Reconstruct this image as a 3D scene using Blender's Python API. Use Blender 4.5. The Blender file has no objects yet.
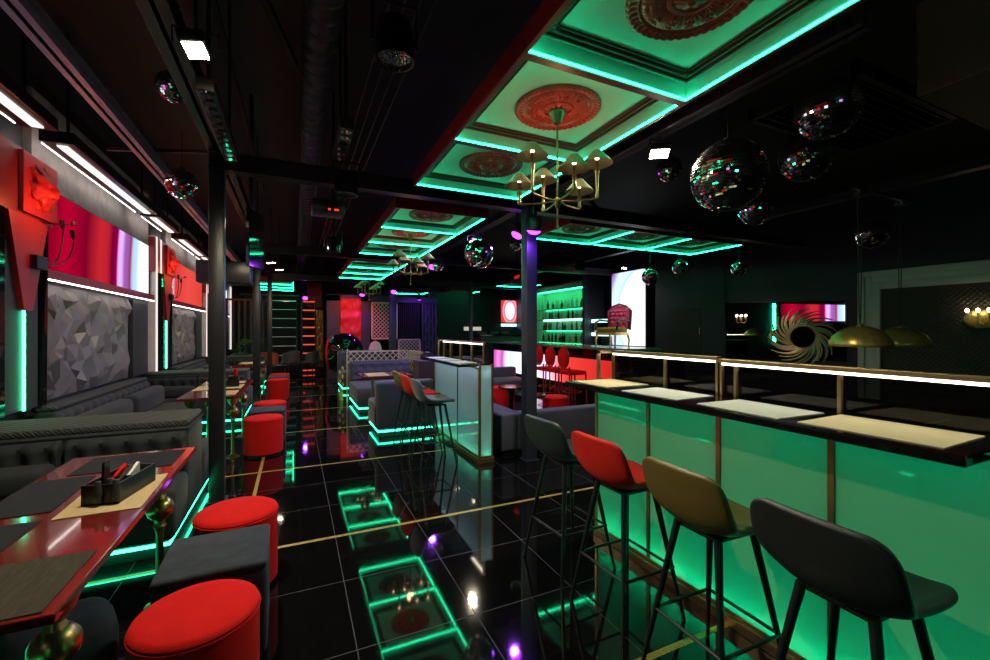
import bpy, bmesh, math, random
from mathutils import Vector, Matrix, noise
random.seed(7)
PI = math.pi
C = bpy.context.scene.collection
sc = bpy.context.scene

# ------------------------------------------------------------------ materials
def new_mat(name):
    m = bpy.data.materials.new(name); m.use_nodes = True
    nt = m.node_tree; nt.nodes.clear()
    out = nt.nodes.new('ShaderNodeOutputMaterial')
    return m, nt, out

def mat(name, col, rough=.5, metal=0, sheen=0, coat=0, var=.15, vscale=6, bump=0, bscale=40, spec=.5, ior=1.5):
    m, nt, out = new_mat(name)
    p = nt.nodes.new('ShaderNodeBsdfPrincipled')
    p.inputs['Roughness'].default_value = rough
    p.inputs['Metallic'].default_value = metal
    p.inputs['Sheen Weight'].default_value = sheen
    p.inputs['Sheen Roughness'].default_value = .4
    p.inputs['Coat Weight'].default_value = coat
    p.inputs['Coat Roughness'].default_value = .04
    p.inputs['Specular IOR Level'].default_value = spec
    p.inputs['IOR'].default_value = ior
    tc = nt.nodes.new('ShaderNodeTexCoord')
    nz = nt.nodes.new('ShaderNodeTexNoise'); nz.inputs['Scale'].default_value = vscale; nz.inputs['Detail'].default_value = 4
    nt.links.new(tc.outputs['Object'], nz.inputs['Vector'])
    mx = nt.nodes.new('ShaderNodeMix'); mx.data_type = 'RGBA'
    mx.inputs[6].default_value = (*[c*(1-var) for c in col], 1)
    mx.inputs[7].default_value = (*[min(1, c*(1+var)) for c in col], 1)
    nt.links.new(nz.outputs['Fac'], mx.inputs[0])
    nt.links.new(mx.outputs[2], p.inputs['Base Color'])
    if bump:
        n2 = nt.nodes.new('ShaderNodeTexNoise'); n2.inputs['Scale'].default_value = bscale; n2.inputs['Detail'].default_value = 3
        nt.links.new(tc.outputs['Object'], n2.inputs['Vector'])
        b = nt.nodes.new('ShaderNodeBump'); b.inputs['Strength'].default_value = bump; b.inputs['Distance'].default_value = .01
        nt.links.new(n2.outputs['Fac'], b.inputs['Height']); nt.links.new(b.outputs['Normal'], p.inputs['Normal'])
    nt.links.new(p.outputs[0], out.inputs[0])
    return m

def emit(name, col, s):
    m, nt, out = new_mat(name)
    e = nt.nodes.new('ShaderNodeEmission'); e.inputs[0].default_value = (*col, 1); e.inputs[1].default_value = s
    nt.links.new(e.outputs[0], out.inputs[0])
    return m

def math_node(nt, op, a, b=None, c=None):
    n = nt.nodes.new('ShaderNodeMath'); n.operation = op
    for i, v in enumerate((a, b, c)):
        if v is None: continue
        if isinstance(v, (int, float)): n.inputs[i].default_value = v
        else: nt.links.new(v, n.inputs[i])
    return n.outputs[0]

def line_mask(nt, co, x0, period, w):
    t = math_node(nt, 'DIVIDE', math_node(nt, 'SUBTRACT', co, x0 - period/2), period)
    f = math_node(nt, 'FRACT', t)
    d = math_node(nt, 'MULTIPLY', math_node(nt, 'ABSOLUTE', math_node(nt, 'SUBTRACT', f, .5)), period)
    return math_node(nt, 'LESS_THAN', d, w/2)

def floor_material():
    m, nt, out = new_mat('black_porcelain_tiles')
    tc = nt.nodes.new('ShaderNodeTexCoord'); sx = nt.nodes.new('ShaderNodeSeparateXYZ')
    nt.links.new(tc.outputs['Object'], sx.inputs[0]); x, y = sx.outputs[0], sx.outputs[1]
    grout = math_node(nt, 'MAXIMUM', line_mask(nt, x, -.335, .6, .005), line_mask(nt, y, 1.49, .61, .005))
    gx = math_node(nt, 'LESS_THAN', math_node(nt, 'ABSOLUTE', math_node(nt, 'SUBTRACT', x, -.335)), .015)
    gold = math_node(nt, 'MAXIMUM', line_mask(nt, y, 1.49, 1.83, .034), gx)
    p = nt.nodes.new('ShaderNodeBsdfPrincipled'); p.inputs['Base Color'].default_value = (.004, .004, .0045, 1)
    nz = nt.nodes.new('ShaderNodeTexNoise'); nz.inputs['Scale'].default_value = 3
    nt.links.new(tc.outputs['Object'], nz.inputs['Vector'])
    nt.links.new(math_node(nt, 'MULTIPLY_ADD', nz.outputs['Fac'], .04, .025), p.inputs['Roughness'])
    p.inputs['IOR'].default_value = 1.6
    g = nt.nodes.new('ShaderNodeBsdfPrincipled'); g.inputs['Base Color'].default_value = (.03, .03, .033, 1); g.inputs['Roughness'].default_value = .6
    au = nt.nodes.new('ShaderNodeBsdfPrincipled'); au.inputs['Roughness'].default_value = .4; au.inputs['Metallic'].default_value = .35
    vo = nt.nodes.new('ShaderNodeTexVoronoi'); vo.inputs['Scale'].default_value = 110
    nt.links.new(tc.outputs['Object'], vo.inputs['Vector'])
    mx = nt.nodes.new('ShaderNodeMix'); mx.data_type = 'RGBA'
    mx.inputs[6].default_value = (.62, .45, .12, 1); mx.inputs[7].default_value = (.2, .13, .03, 1)
    nt.links.new(vo.outputs['Distance'], mx.inputs[0]); nt.links.new(mx.outputs[2], au.inputs['Base Color'])
    m1 = nt.nodes.new('ShaderNodeMixShader'); m2 = nt.nodes.new('ShaderNodeMixShader')
    nt.links.new(grout, m1.inputs[0]); nt.links.new(p.outputs[0], m1.inputs[1]); nt.links.new(g.outputs[0], m1.inputs[2])
    nt.links.new(gold, m2.inputs[0]); nt.links.new(m1.outputs[0], m2.inputs[1]); nt.links.new(au.outputs[0], m2.inputs[2])
    nt.links.new(m2.outputs[0], out.inputs[0])
    return m

def screen_material(name, axis, lo, hi, stops, strength, curve=.0, zmid=0., ring=None):
    """moving-image LED wall frozen: soft coloured bands along one axis, bent into arcs"""
    m, nt, out = new_mat(name)
    tc = nt.nodes.new('ShaderNodeTexCoord'); sx = nt.nodes.new('ShaderNodeSeparateXYZ')
    nt.links.new(tc.outputs['Object'], sx.inputs[0])
    z = math_node(nt, 'SUBTRACT', sx.outputs[2], zmid)
    t = math_node(nt, 'DIVIDE', math_node(nt, 'SUBTRACT', sx.outputs[axis], lo), hi-lo)
    t = math_node(nt, 'ADD', t, math_node(nt, 'MULTIPLY', math_node(nt, 'MULTIPLY', z, z), curve))
    if ring:   # a big ellipse on the picture: centre along the axis, half-width, half-height
        q1 = math_node(nt, 'POWER', math_node(nt, 'ABSOLUTE', math_node(nt, 'DIVIDE', math_node(nt, 'SUBTRACT', sx.outputs[axis], ring[0]), ring[1])), 2)
        q2 = math_node(nt, 'POWER', math_node(nt, 'ABSOLUTE', math_node(nt, 'DIVIDE', z, ring[2])), 2)
        t = math_node(nt, 'SQRT', math_node(nt, 'ADD', q1, q2))
    r = nt.nodes.new('ShaderNodeValToRGB'); nt.links.new(t, r.inputs[0])
    el = r.color_ramp.elements
    for i, (p, c) in enumerate(stops):
        e = el[i] if i < 2 else el.new(p)
        e.position = p; e.color = (*c, 1)
    em = nt.nodes.new('ShaderNodeEmission'); em.inputs[1].default_value = strength
    nt.links.new(r.outputs[0], em.inputs[0]); nt.links.new(em.outputs[0], out.inputs[0])
    return m

def glass_material(name, tint, refl=.04):
    m, nt, out = new_mat(name)
    tr = nt.nodes.new('ShaderNodeBsdfTransparent'); tr.inputs[0].default_value = (*tint, 1)
    gl = nt.nodes.new('ShaderNodeBsdfGlossy'); gl.inputs['Roughness'].default_value = .02
    fr = nt.nodes.new('ShaderNodeFresnel'); fr.inputs[0].default_value = 1.5
    mx = nt.nodes.new('ShaderNodeMixShader')
    nt.links.new(fr.outputs[0], mx.inputs[0]); nt.links.new(tr.outputs[0], mx.inputs[1]); nt.links.new(gl.outputs[0], mx.inputs[2])
    nt.links.new(mx.outputs[0], out.inputs[0])
    return m

def frosted_material():
    m, nt, out = new_mat('frosted_glass')
    tl = nt.nodes.new('ShaderNodeBsdfTranslucent'); tl.inputs[0].default_value = (.85, .92, .9, 1)
    df = nt.nodes.new('ShaderNodeBsdfDiffuse'); df.inputs[0].default_value = (.42, .52, .4, 1)
    m1 = nt.nodes.new('ShaderNodeMixShader'); m1.inputs[0].default_value = .72
    nt.links.new(df.outputs[0], m1.inputs[1]); nt.links.new(tl.outputs[0], m1.inputs[2])
    gl = nt.nodes.new('ShaderNodeBsdfGlossy'); gl.inputs['Roughness'].default_value = .03
    fr = nt.nodes.new('ShaderNodeFresnel'); fr.inputs[0].default_value = 1.45
    m2 = nt.nodes.new('ShaderNodeMixShader')
    nt.links.new(fr.outputs[0], m2.inputs[0]); nt.links.new(m1.outputs[0], m2.inputs[1]); nt.links.new(gl.outputs[0], m2.inputs[2])
    nt.links.new(m2.outputs[0], out.inputs[0])
    return m

def woven(name, a, b, scale=160):
    m, nt, out = new_mat(name)
    p = nt.nodes.new('ShaderNodeBsdfPrincipled'); p.inputs['Roughness'].default_value = .85; p.inputs['Specular IOR Level'].default_value = .2
    tc = nt.nodes.new('ShaderNodeTexCoord')
    mp = nt.nodes.new('ShaderNodeMapping'); mp.inputs['Scale'].default_value = (scale, scale*.12, scale)
    nt.links.new(tc.outputs['Object'], mp.inputs[0])
    n = nt.nodes.new('ShaderNodeTexNoise'); n.inputs['Scale'].default_value = 1
    nt.links.new(mp.outputs[0], n.inputs['Vector'])
    mx = nt.nodes.new('ShaderNodeMix'); mx.data_type = 'RGBA'; mx.inputs[6].default_value = (*a, 1); mx.inputs[7].default_value = (*b, 1)
    nt.links.new(n.outputs['Fac'], mx.inputs[0]); nt.links.new(mx.outputs[2], p.inputs['Base Color'])
    bp = nt.nodes.new('ShaderNodeBump'); bp.inputs['Strength'].default_value = .4; bp.inputs['Distance'].default_value = .003
    nt.links.new(n.outputs['Fac'], bp.inputs['Height']); nt.links.new(bp.outputs[0], p.inputs['Normal'])
    nt.links.new(p.outputs[0], out.inputs[0])
    return m

def quilt(name, col, scale, strength, sheen=.3, rough=.8):
    m, nt, out = new_mat(name)
    p = nt.nodes.new('ShaderNodeBsdfPrincipled'); p.inputs['Roughness'].default_value = rough; p.inputs['Sheen Weight'].default_value = sheen
    p.inputs['Base Color'].default_value = (*col, 1)
    tc = nt.nodes.new('ShaderNodeTexCoord'); sx = nt.nodes.new('ShaderNodeSeparateXYZ'); nt.links.new(tc.outputs['Object'], sx.inputs[0])
    yz = math_node(nt, 'ADD', sx.outputs[1], sx.outputs[2])
    a = math_node(nt, 'SINE', math_node(nt, 'MULTIPLY', math_node(nt, 'ADD', sx.outputs[0], yz), scale))
    b = math_node(nt, 'SINE', math_node(nt, 'MULTIPLY', math_node(nt, 'SUBTRACT', math_node(nt, 'ADD', sx.outputs[0], sx.outputs[2]), sx.outputs[1]), scale))
    h = math_node(nt, 'MINIMUM', math_node(nt, 'ABSOLUTE', a), math_node(nt, 'ABSOLUTE', b))
    bp = nt.nodes.new('ShaderNodeBump'); bp.inputs['Strength'].default_value = strength; bp.inputs['Distance'].default_value = .02
    nt.links.new(h, bp.inputs['Height']); nt.links.new(bp.outputs[0], p.inputs['Normal'])
    nt.links.new(p.outputs[0], out.inputs[0])
    return m

M = dict(
    floor=floor_material(),
    black=mat('matt_black_paint', (.012, .012, .014), .6),
    ceil=mat('black_ceiling', (.012, .011, .012), .7, bump=.3, bscale=8),
    lilac=mat('lilac_lit_tint', (.3, .28, .44), .5), steel=mat('black_steel', (.011, .011, .014), .38, bump=.05),  # lilac: light falling on the beam, put into its base colour
    gloss=mat('black_gloss', (.006, .006, .007), .06),
    navy=mat('navy_wall', (.016, .013, .042), .5),
    navy2=mat('slate_blue_paint', (.03, .032, .06), .5),
    concrete=mat('grey_concrete', (.2, .19, .18), .8, var=.5, vscale=9, bump=.4, bscale=12),
    facet=mat('grey_facet_panel', (.17, .155, .155), .5, var=.08),
    char=mat('charcoal_plaster', (.03, .031, .033), .6),
    redp=mat('red_paint', (.42, .02, .018), .45),
    redd=mat('dark_red_paint', (.22, .012, .012), .4),
    table=mat('oxblood_lacquer', (.13, .014, .011), .12, coat=.6, var=.08),
    velvet=mat('slate_velvet', (.014, .02, .024), .8, sheen=.1, var=.3, vscale=9, bump=.15, bscale=60),
    velvetb=mat('blue_grey_velvet', (.05, .052, .085), .75, sheen=.2, var=.25, vscale=7, bump=.15, bscale=60),
    velvetg=mat('grey_velvet', (.032, .041, .054), .85, spec=.2, sheen=.1, var=.6, vscale=11, bump=.15, bscale=50),
    redv=mat('red_velvet', (.6, .009, .008), .85, spec=.12, sheen=.02, var=.15, vscale=16, bump=.12, bscale=60),
    quilt=quilt('quilted_grey_cover', (.02, .027, .028), 62, .5, .08),
    quiltw=quilt('quilted_black_wall', (.05, .052, .05), 40, .6, 0, .35),
    brassd=mat('dull_brass', (.2, .15, .075), .35, .9, var=.3, vscale=20), raygold=mat('pale_gold_rays', (.68, .55, .34), .45, .35), brass=mat('aged_brass', (.42, .3, .13), .28, 1, var=.3, vscale=20),
    bronze=mat('bronze_frame', (.4, .28, .15), .35, .9),
    goldp=mat('gold_leaf', (.8, .56, .17), .32, .7, var=.35, vscale=25, bump=.3, bscale=18),
    goldm=mat('matt_gold_lattice', (.62, .48, .34), .45, .2),
    chrome=mat('mirror_tile', (.86, .86, .88), .05, 1, var=.05),
    mirror=mat('mirror', (.8, .8, .82), .01, 1, var=0),
    core=mat('ball_core', (.03, .03, .03), .5),
    cofferp=mat('coffer_plaster', (.42, .45, .44), .75, var=.04, spec=.1), plaster=mat('white_plaster', (.62, .62, .6), .7, var=.05),
    framew=mat('grey_white_moulding', (.62, .66, .66), .5, var=.1),
    trimw=mat('white_trim', (.7, .66, .62), .5),
    frost=frosted_material(),
    dglass=glass_material('smoked_glass', (.35, .35, .36)),
    cglass=glass_material('clear_glass', (.85, .93, .9)),
    matd=woven('charcoal_woven', (.007, .009, .014), (.02, .023, .03)), matc=woven('cream_woven', (.55, .45, .28), (.72, .6, .42)),
    matk=woven('black_gold_woven', (.014, .013, .01), (.07, .062, .04)),
    matt=woven('tan_woven', (.38, .28, .14), (.55, .43, .24)),
    matg=woven('grey_woven', (.42, .42, .42), (.6, .6, .6)),
    oliv=mat('olive_leather', (.17, .12, .03), .42, var=.12, bump=.06, bscale=120),
    teal=mat('petrol_green_leather', (.022, .036, .038), .45, var=.12, bump=.06, bscale=120),
    blueg=mat('blue_grey_fabric', (.045, .062, .08), .6, sheen=.3, bump=.1, bscale=100),
    redc=mat('coral_red_velvet', (.68, .02, .013), .75, spec=.2, sheen=.03, var=.12, vscale=14, bump=.08, bscale=60),
    dark=mat('dark_grey_leather', (.016, .019, .022), .5, var=.15, bump=.08, bscale=120),
    cable=mat('rubber_cable', (.01, .01, .011), .45),
    plastic=mat('black_plastic', (.012, .012, .013), .35),
    wood=mat('dark_veneer', (.05, .035, .03), .35),
    leaf=mat('palm_leaf', (.06, .16, .015), .5),
    pot=mat('dark_pot', (.03, .03, .03), .4),
    cornred=mat('cornice_red', (.12, .012, .01), .7, spec=.2), redart=mat('red_relief', (.5, .015, .02), .5, bump=.9, bscale=9),
    purple=mat('plum_velvet', (.5, .05, .2), .7, sheen=.3),
    yell=mat('mustard_velvet', (.42, .3, .06), .7, sheen=.3),
    paper=mat('paper', (.7, .66, .6), .7),
    orangep=mat('orange_plastic', (.6, .1, .04), .4),
    shade=mat('cone_shade', (.26, .22, .14), .45, .3),
    # lights
    green=emit('green_led', (.03, 1, .45), 16), ledge=emit('ledge_led', (1, .88, .82), 7),
    greenc=emit('coffer_green_led', (.012, 1, .4), 26),
    greend=emit('plinth_green_led', (.03, 1, .42), 12),
    greenbar=emit('bar_green_led', (0., 1, .4), 115), greentop=emit('bar_green_top_led', (.0, 1, .4), 3), barback=emit('bar_backlight', (0, 1, .36), .5), mintback=emit('mint_backlight', (.42, .68, .95), .62), mintbar=emit('bar_mint_led', (.12, 1, .6), 100), minttop=emit('bar_mint_top_led', (.6, .8, 1), 30),
    white=emit('white_led', (1, .86, .66), 7),
    linear=emit('linear_diffuser', (1, .9, .82), 1.15),
    vstrip=emit('vertical_white_led', (1, .84, .78), 1.0),
    bulb=emit('warm_bulb', (1, .75, .42), 12),
    lamp=emit('flood_lens', (1, .85, .6), 60),
    violet=emit('violet_lens', (.4, .02, 1), 11),
    redled=emit('red_led', (1, .09, .04), .8),
    shelfled=emit('white_green_led', (.45, 1, .8), 2.2),
    backgreen=emit('green_backlight', (.0, .75, .25), .45),
    dotred=emit('red_indicator', (1, .02, .01), 3),
)
LED1 = [(0, (.18, 0, .01)), (.13, (.5, .0, .03)), (.28, (.22, 0, .02)), (.40, (.6, .02, .03)), (.47, (.55, .015, .03)), (.52, (.2, 0, .03)), (.57, (.3, .0, .08)),
        (.585, (1, .35, .9)), (.62, (.75, .6, 1.2)), (.66, (.5, .1, .5)), (.70, (.3, .12, .45)), (.73, (.4, .02, .08)), (.76, (.5, .7, 1)), (.82, (.6, .9, 1.1)), (.85, (1.2, 1.25, 1.3)), (1, (1.3, 1.3, 1.3))]

# ------------------------------------------------------------------ mesh builder
class MB:
    def __init__(s): s.v = []; s.f = []
    def add(s, vs, fs, mx=None):
        b = len(s.v)
        s.v += [tuple(mx @ Vector(p)) if mx else tuple(p) for p in vs]
        s.f += [tuple(b+i for i in q) for q in fs]
        return s
    def bm(s, bm, mx=None):
        bm.verts.index_update()
        s.add([v.co[:] for v in bm.verts], [[v.index for v in f.verts] for f in bm.faces], mx); bm.free(); return s
    def box(s, x0, x1, y0, y1, z0, z1, bev=0, seg=2, mx=None):
        bm = bmesh.new(); bmesh.ops.create_cube(bm, size=1)
        for v in bm.verts:
            v.co = Vector((x0+(v.co.x+.5)*(x1-x0), y0+(v.co.y+.5)*(y1-y0), z0+(v.co.z+.5)*(z1-z0)))
        if bev: bmesh.ops.bevel(bm, geom=bm.edges[:], offset=bev, segments=seg, profile=.5, affect='EDGES')
        return s.bm(bm, mx)
    def lathe(s, prof, n=24, mx=None, close=True):
        vs, fs = [], []
        for r, z in prof:
            for i in range(n):
                a = 2*PI*i/n; vs.append((r*math.cos(a), r*math.sin(a), z))
        k = len(prof)
        for j in range(k-1):
            for i in range(n):
                i2 = (i+1) % n
                fs.append((j*n+i, j*n+i2, (j+1)*n+i2, (j+1)*n+i))
        if close:
            fs.append(tuple(range(n-1, -1, -1))); fs.append(tuple((k-1)*n+i for i in range(n)))
        return s.add(vs, fs, mx)
    def tube(s, pts, r, n=8, r1=None):
        pts = [Vector(p) for p in pts]; k = len(pts); vs, fs = [], []
        up = None
        for j, p in enumerate(pts):
            t = (pts[min(j+1, k-1)]-pts[max(j-1, 0)]).normalized()
            if up is None:
                up = Vector((0, 0, 1)) if abs(t.z) < .9 else Vector((1, 0, 0))
            a = t.cross(up).normalized(); b = a.cross(t).normalized(); up = b
            rr = r if r1 is None else r+(r1-r)*j/(k-1)
            for i in range(n):
                w = 2*PI*i/n+PI/n; vs.append(p+a*rr*math.cos(w)+b*rr*math.sin(w))
        for j in range(k-1):
            for i in range(n):
                i2 = (i+1) % n; fs.append((j*n+i, j*n+i2, (j+1)*n+i2, (j+1)*n+i))
        fs.append(tuple(range(n-1, -1, -1))); fs.append(tuple((k-1)*n+i for i in range(n)))
        return s.add(vs, fs)
    def prism(s, poly, axis, a0, a1):
        """polygon in the plane across `axis`, extruded a0..a1"""
        def P(p, a):
            return {0: (a, p[0], p[1]), 1: (p[0], a, p[1]), 2: (p[0], p[1], a)}[axis]
        n = len(poly); vs = [P(p, a0) for p in poly]+[P(p, a1) for p in poly]
        fs = [tuple(range(n-1, -1, -1)), tuple(range(n, 2*n))]+[(i, (i+1) % n, n+(i+1) % n, n+i) for i in range(n)]
        return s.add(vs, fs)
    def grid(s, nu, nv, fn, wrap=False):
        vs = [fn(i/nu, j/nv) for j in range(nv+1) for i in range(nu+1)]
        fs = [(j*(nu+1)+i, j*(nu+1)+i+1, (j+1)*(nu+1)+i+1, (j+1)*(nu+1)+i) for j in range(nv) for i in range(nu)]
        return s.add(vs, fs)
    def sphere(s, c, r, n=20, sc3=(1, 1, 1)):
        bm = bmesh.new(); bmesh.ops.create_uvsphere(bm, u_segments=n, v_segments=max(6, n//2), radius=r)
        return s.bm(bm, Matrix.Translation(c) @ Matrix.Diagonal((*sc3, 1)))
    def build(s, name, m, parent=None, smooth=True, ang=40, loc=None, solid=0, subsurf=0, fix=True):
        me = bpy.data.meshes.new(name); me.from_pydata(s.v, [], s.f); me.update()
        if fix:
            bm = bmesh.new(); bm.from_mesh(me); bmesh.ops.recalc_face_normals(bm, faces=bm.faces); bm.to_mesh(me); bm.free()
        me.materials.append(M[m] if isinstance(m, str) else m)
        if smooth:
            me.polygons.foreach_set('use_smooth', [True]*len(me.polygons)); me.set_sharp_from_angle(angle=math.radians(ang))
        o = bpy.data.objects.new(name, me); C.objects.link(o)
        if parent: o.parent = parent
        if loc: o.location = loc
        if solid:
            md = o.modifiers.new('solid', 'SOLIDIFY'); md.thickness = solid; md.offset = 0
        if subsurf:
            md = o.modifiers.new('sub', 'SUBSURF'); md.levels = subsurf; md.render_levels = subsurf
        return o

def tag(o, label, cat, group=None):
    o['label'] = label; o['category'] = cat
    if group: o['group'] = group
    return o
def thing(name, label, cat, loc=(0, 0, 0), rz=0, group=None):
    o = bpy.data.objects.new(name, None); C.objects.link(o); o.empty_display_size = .1
    o.location = loc; o.rotation_euler = (0, 0, rz)
    return tag(o, label, cat, group)
def struct(o):
    o['kind'] = 'structure'; return o
def dup(root, loc=None, rz=None, label=None, group=None):
    def rec(o, p):
        c = o.copy(); C.objects.link(c)
        if p is not None: c.parent = p
        for ch in list(o.children): rec(ch, c)
        return c
    r = rec(root, None)
    if loc is not None: r.location = loc
    if rz is not None: r.rotation_euler = (0, 0, rz)
    if label: r['label'] = label
    if group: r['group'] = group
    return r
def light(name, typ, loc, col, power, radius=.05, aim=None, angle=120, blend=.6, size=None):
    d = bpy.data.lights.new(name, typ); d.color = col; d.energy = power
    if typ in ('POINT', 'SPOT'): d.shadow_soft_size = radius
    if typ == 'SPOT': d.spot_size = math.radians(angle); d.spot_blend = blend
    o = bpy.data.objects.new(name, d); C.objects.link(o); o.location = loc
    if aim is not None:
        o.rotation_euler = (Vector(aim)-Vector(loc)).to_track_quat('-Z', 'Y').to_euler()
    return o

def tuft(mb, w, h, nx, ny, depth=.03, edge=.03, mx=None, stagger=True):
    """button-tufted pad in local XZ, bulging to -Y, origin lower-left"""
    bt = []
    for j in range(ny):
        for i in range(nx + (1 if stagger and j % 2 else 0)):
            x = (i+.5 - (.5 if stagger and j % 2 else 0))*w/nx; bt.append((x, (j+.5)*h/ny))
    sx, sy = w/nx, h/ny
    def fn(u, v):
        x, z = u*w, v*h
        e = min(1, min(x, w-x, z, h-z)/edge); e = math.sqrt(max(0, 1-(1-e)**2))
        d = min(math.hypot((x-a)/sx, (z-b)/sy) for a, b in bt)
        k = min(1, d/.5); b = k*k*(3-2*k)
        return (x, -(depth*.35+depth*.65*b)*e, z)
    t = MB().grid(max(12, nx*8), max(8, ny*8), fn)
    mb.add(t.v, t.f, mx)
    return bt

# ------------------------------------------------------------------ setting
struct(MB().box(-2.3, 11, -13, 19, -.1, 0).build('floor', 'floor'))
struct(MB().box(-2.3, 11, -13, 19, 4.1, 4.2).build('ceiling', 'ceil'))
struct(MB().box(-2.3, -2.12, -13, 19, 0, 4.1).build('wall_left', 'char'))
struct(MB().box(-2.3, 11, 18.6, 18.8, 0, 4.1).build('wall_back', 'black'))
w = MB().prism([(9.95, -13), (10.1, -13), (10.1, 4.75), (7.75, 7.6), (7.6, 7.5), (9.95, 4.68)], 2, 0, 4.1)
struct(w.build('wall_right', 'navy'))
struct(MB().box(7.95, 8.1, 7.4, 15.3, 0, 4.1).build('wall_right', 'navy'))
struct(MB().box(4.45, 8.1, 15.2, 15.35, 0, 4.1).build('wall_back', 'black'))
struct(MB().box(-2.3, 11, -13.1, -13, 0, 4.1).build('wall_front', 'black'))

# steel frame of the hall
def post(x, y, w, label, m='steel', top=3.0):
    p = thing('steel_post', label, 'post', (x, y, 0), 0, None)
    h = w/2
    MB().box(-h, h, -h, h, 0, top, .006).build('shaft', m, p)
    MB().box(-h-.02, h+.02, -h-.02, h+.02, 0, .012, .004).build('base_plate', m, p)
    return p
post(-.62, 4.46, .115, 'nearest black square steel post, at the end of the sofa behind the nearest table')
post(-.62, 8.75, .115, 'second black square post on the left, beyond the middle group of ottomans')
post(-.62, 13.1, .115, 'farthest black square post on the left, before the dark staircase')
post(2.465, 4.36, .135, 'slate blue square post between the two glowing bar counters', 'navy2', 3.0)
post(2.72, 13.3, .2, 'slim blue violet post in front of the tall gold lattice', 'navy2', 2.6)
post(4.9, 12.3, .1, 'thin dark post at the back, seen above the small glowing counter', 'navy2', 3.0)
def beam(name, lab, x0, x1, y0, y1, z0, z1, m='steel'):
    bw = MB()
    fl = .015
    bw.box(x0, x1, y0, y1, z0, z0+fl, .002); bw.box(x0, x1, y0, y1, z1-fl, z1, .002)
    if x1-x0 > y1-y0: bw.box(x0, x1, (y0+y1)/2-.012, (y0+y1)/2+.012, z0, z1)
    else: bw.box((x0+x1)/2-.012, (x0+x1)/2+.012, y0, y1, z0, z1)
    return tag(bw.build(name, m, None, False), lab, 'beam')
lab_b = ['black steel beam crossing overhead from the nearest post to the slate blue post', 'second black crossbeam overhead, beyond the first set of ceiling panels', 'farthest black crossbeam overhead, near the back partition']
for y, l in zip((4.46, 8.8, 13.2), lab_b): beam('steel_beam', l, -.68, 7.9, y-.06, y+.06, 2.9, 3.06)
beam('steel_beam', 'long black beam running overhead on top of the left row of posts', -.69, -.55, .6, 17.5, 3.062, 3.2)
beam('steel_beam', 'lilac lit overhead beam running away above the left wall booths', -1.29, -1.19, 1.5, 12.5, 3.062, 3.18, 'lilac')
beam('steel_beam', 'overhead beam to the right of the green panels, carrying floodlights', 2.6, 2.72, 1.2, 12.9, 3.062, 3.16, 'navy2')
beam('steel_beam', 'long thin beam high on the right, above the gold dome pendants', 5.95, 6.07, .3, 13, 3.062, 3.16)
# roof truss diagonals
def bar(name, a, b, r, m, lab, cat='truss'):
    return tag(MB().tube([a, b], r, 4).build(name, m, None, False), lab, cat)
bar('truss_brace', (-.55, 2.3, 3.95), (.0, 3.7, 3.56), .035, 'steel', 'dark diagonal truss brace meeting the round duct, top centre left')
bar('truss_brace', (-.55, 3.6, 3.95), (-.35, 5.8, 3.15), .03, 'steel', 'thin dark truss brace left of the duct')
bar('truss_brace', (-1.6, 5.2, 3.2), (-.7, 5.0, 3.25), .02, 'navy2', 'thin lilac cross tie between the two left beams')
bar('truss_brace', (3.0, 5.6, 3.9), (3.9, 5.6, 3.12), .04, 'steel', 'dark diagonal brace behind the floodlight over the long bar')
bar('truss_brace', (4.8, 5.6, 3.12), (3.9, 5.6, 3.9), .04, 'steel', 'dark diagonal brace left of the largest mirror ball')
for k, (x0, y0, x1, y1) in enumerate([(2.8, 6.9, 3.5, 6.2), (3.6, 7.0, 4.3, 6.3)]):
    tag(MB().box(-.5, .5, -.2, .2, 0, .02).build('roof_light', mat('pale_glazing%d' % k, (.3, .34, .5), .3), None, False, loc=((x0+x1)/2, (y0+y1)/2, 3.7)),
        ['pale blue roof glazing strip behind the truss, left one', 'pale blue roof glazing strip behind the truss, right one'][k], 'roof panel')

# ------------------------------------------------------------------ left wall bays
WP = 4.25
def facet_panel(y0, y1, z0, z1, parent):
    nx, nz = max(4, int((y1-y0)/.095)), max(5, int((z1-z0)/.12)); rnd = random.Random(3)
    P = {}
    for i in range(nx+1):
        for j in range(nz+1):
            e = i in (0, nx) or j in (0, nz)
            P[i, j] = (-2.1+(.0 if e else rnd.uniform(.0, .085)), y0+(y1-y0)*(i+(0 if i in (0, nx) else rnd.uniform(-.35, .35)))/nx, z0+(z1-z0)*(j+(0 if j in (0, nz) else rnd.uniform(-.35, .35)))/nz)
    vs = []; fs = []; ix = {}
    for k in P: ix[k] = len(vs); vs.append(P[k])
    for i in range(nx):
        for j in range(nz):
            a, b, c, d = ix[i, j], ix[i+1, j], ix[i+1, j+1], ix[i, j+1]
            fs += [(a, b, c), (a, c, d)] if rnd.random() < .5 else [(a, b, d), (b, c, d)]
    o = MB().add(vs, fs).build('faceted_relief', 'facet', parent, False, fix=False)
    return o

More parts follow.
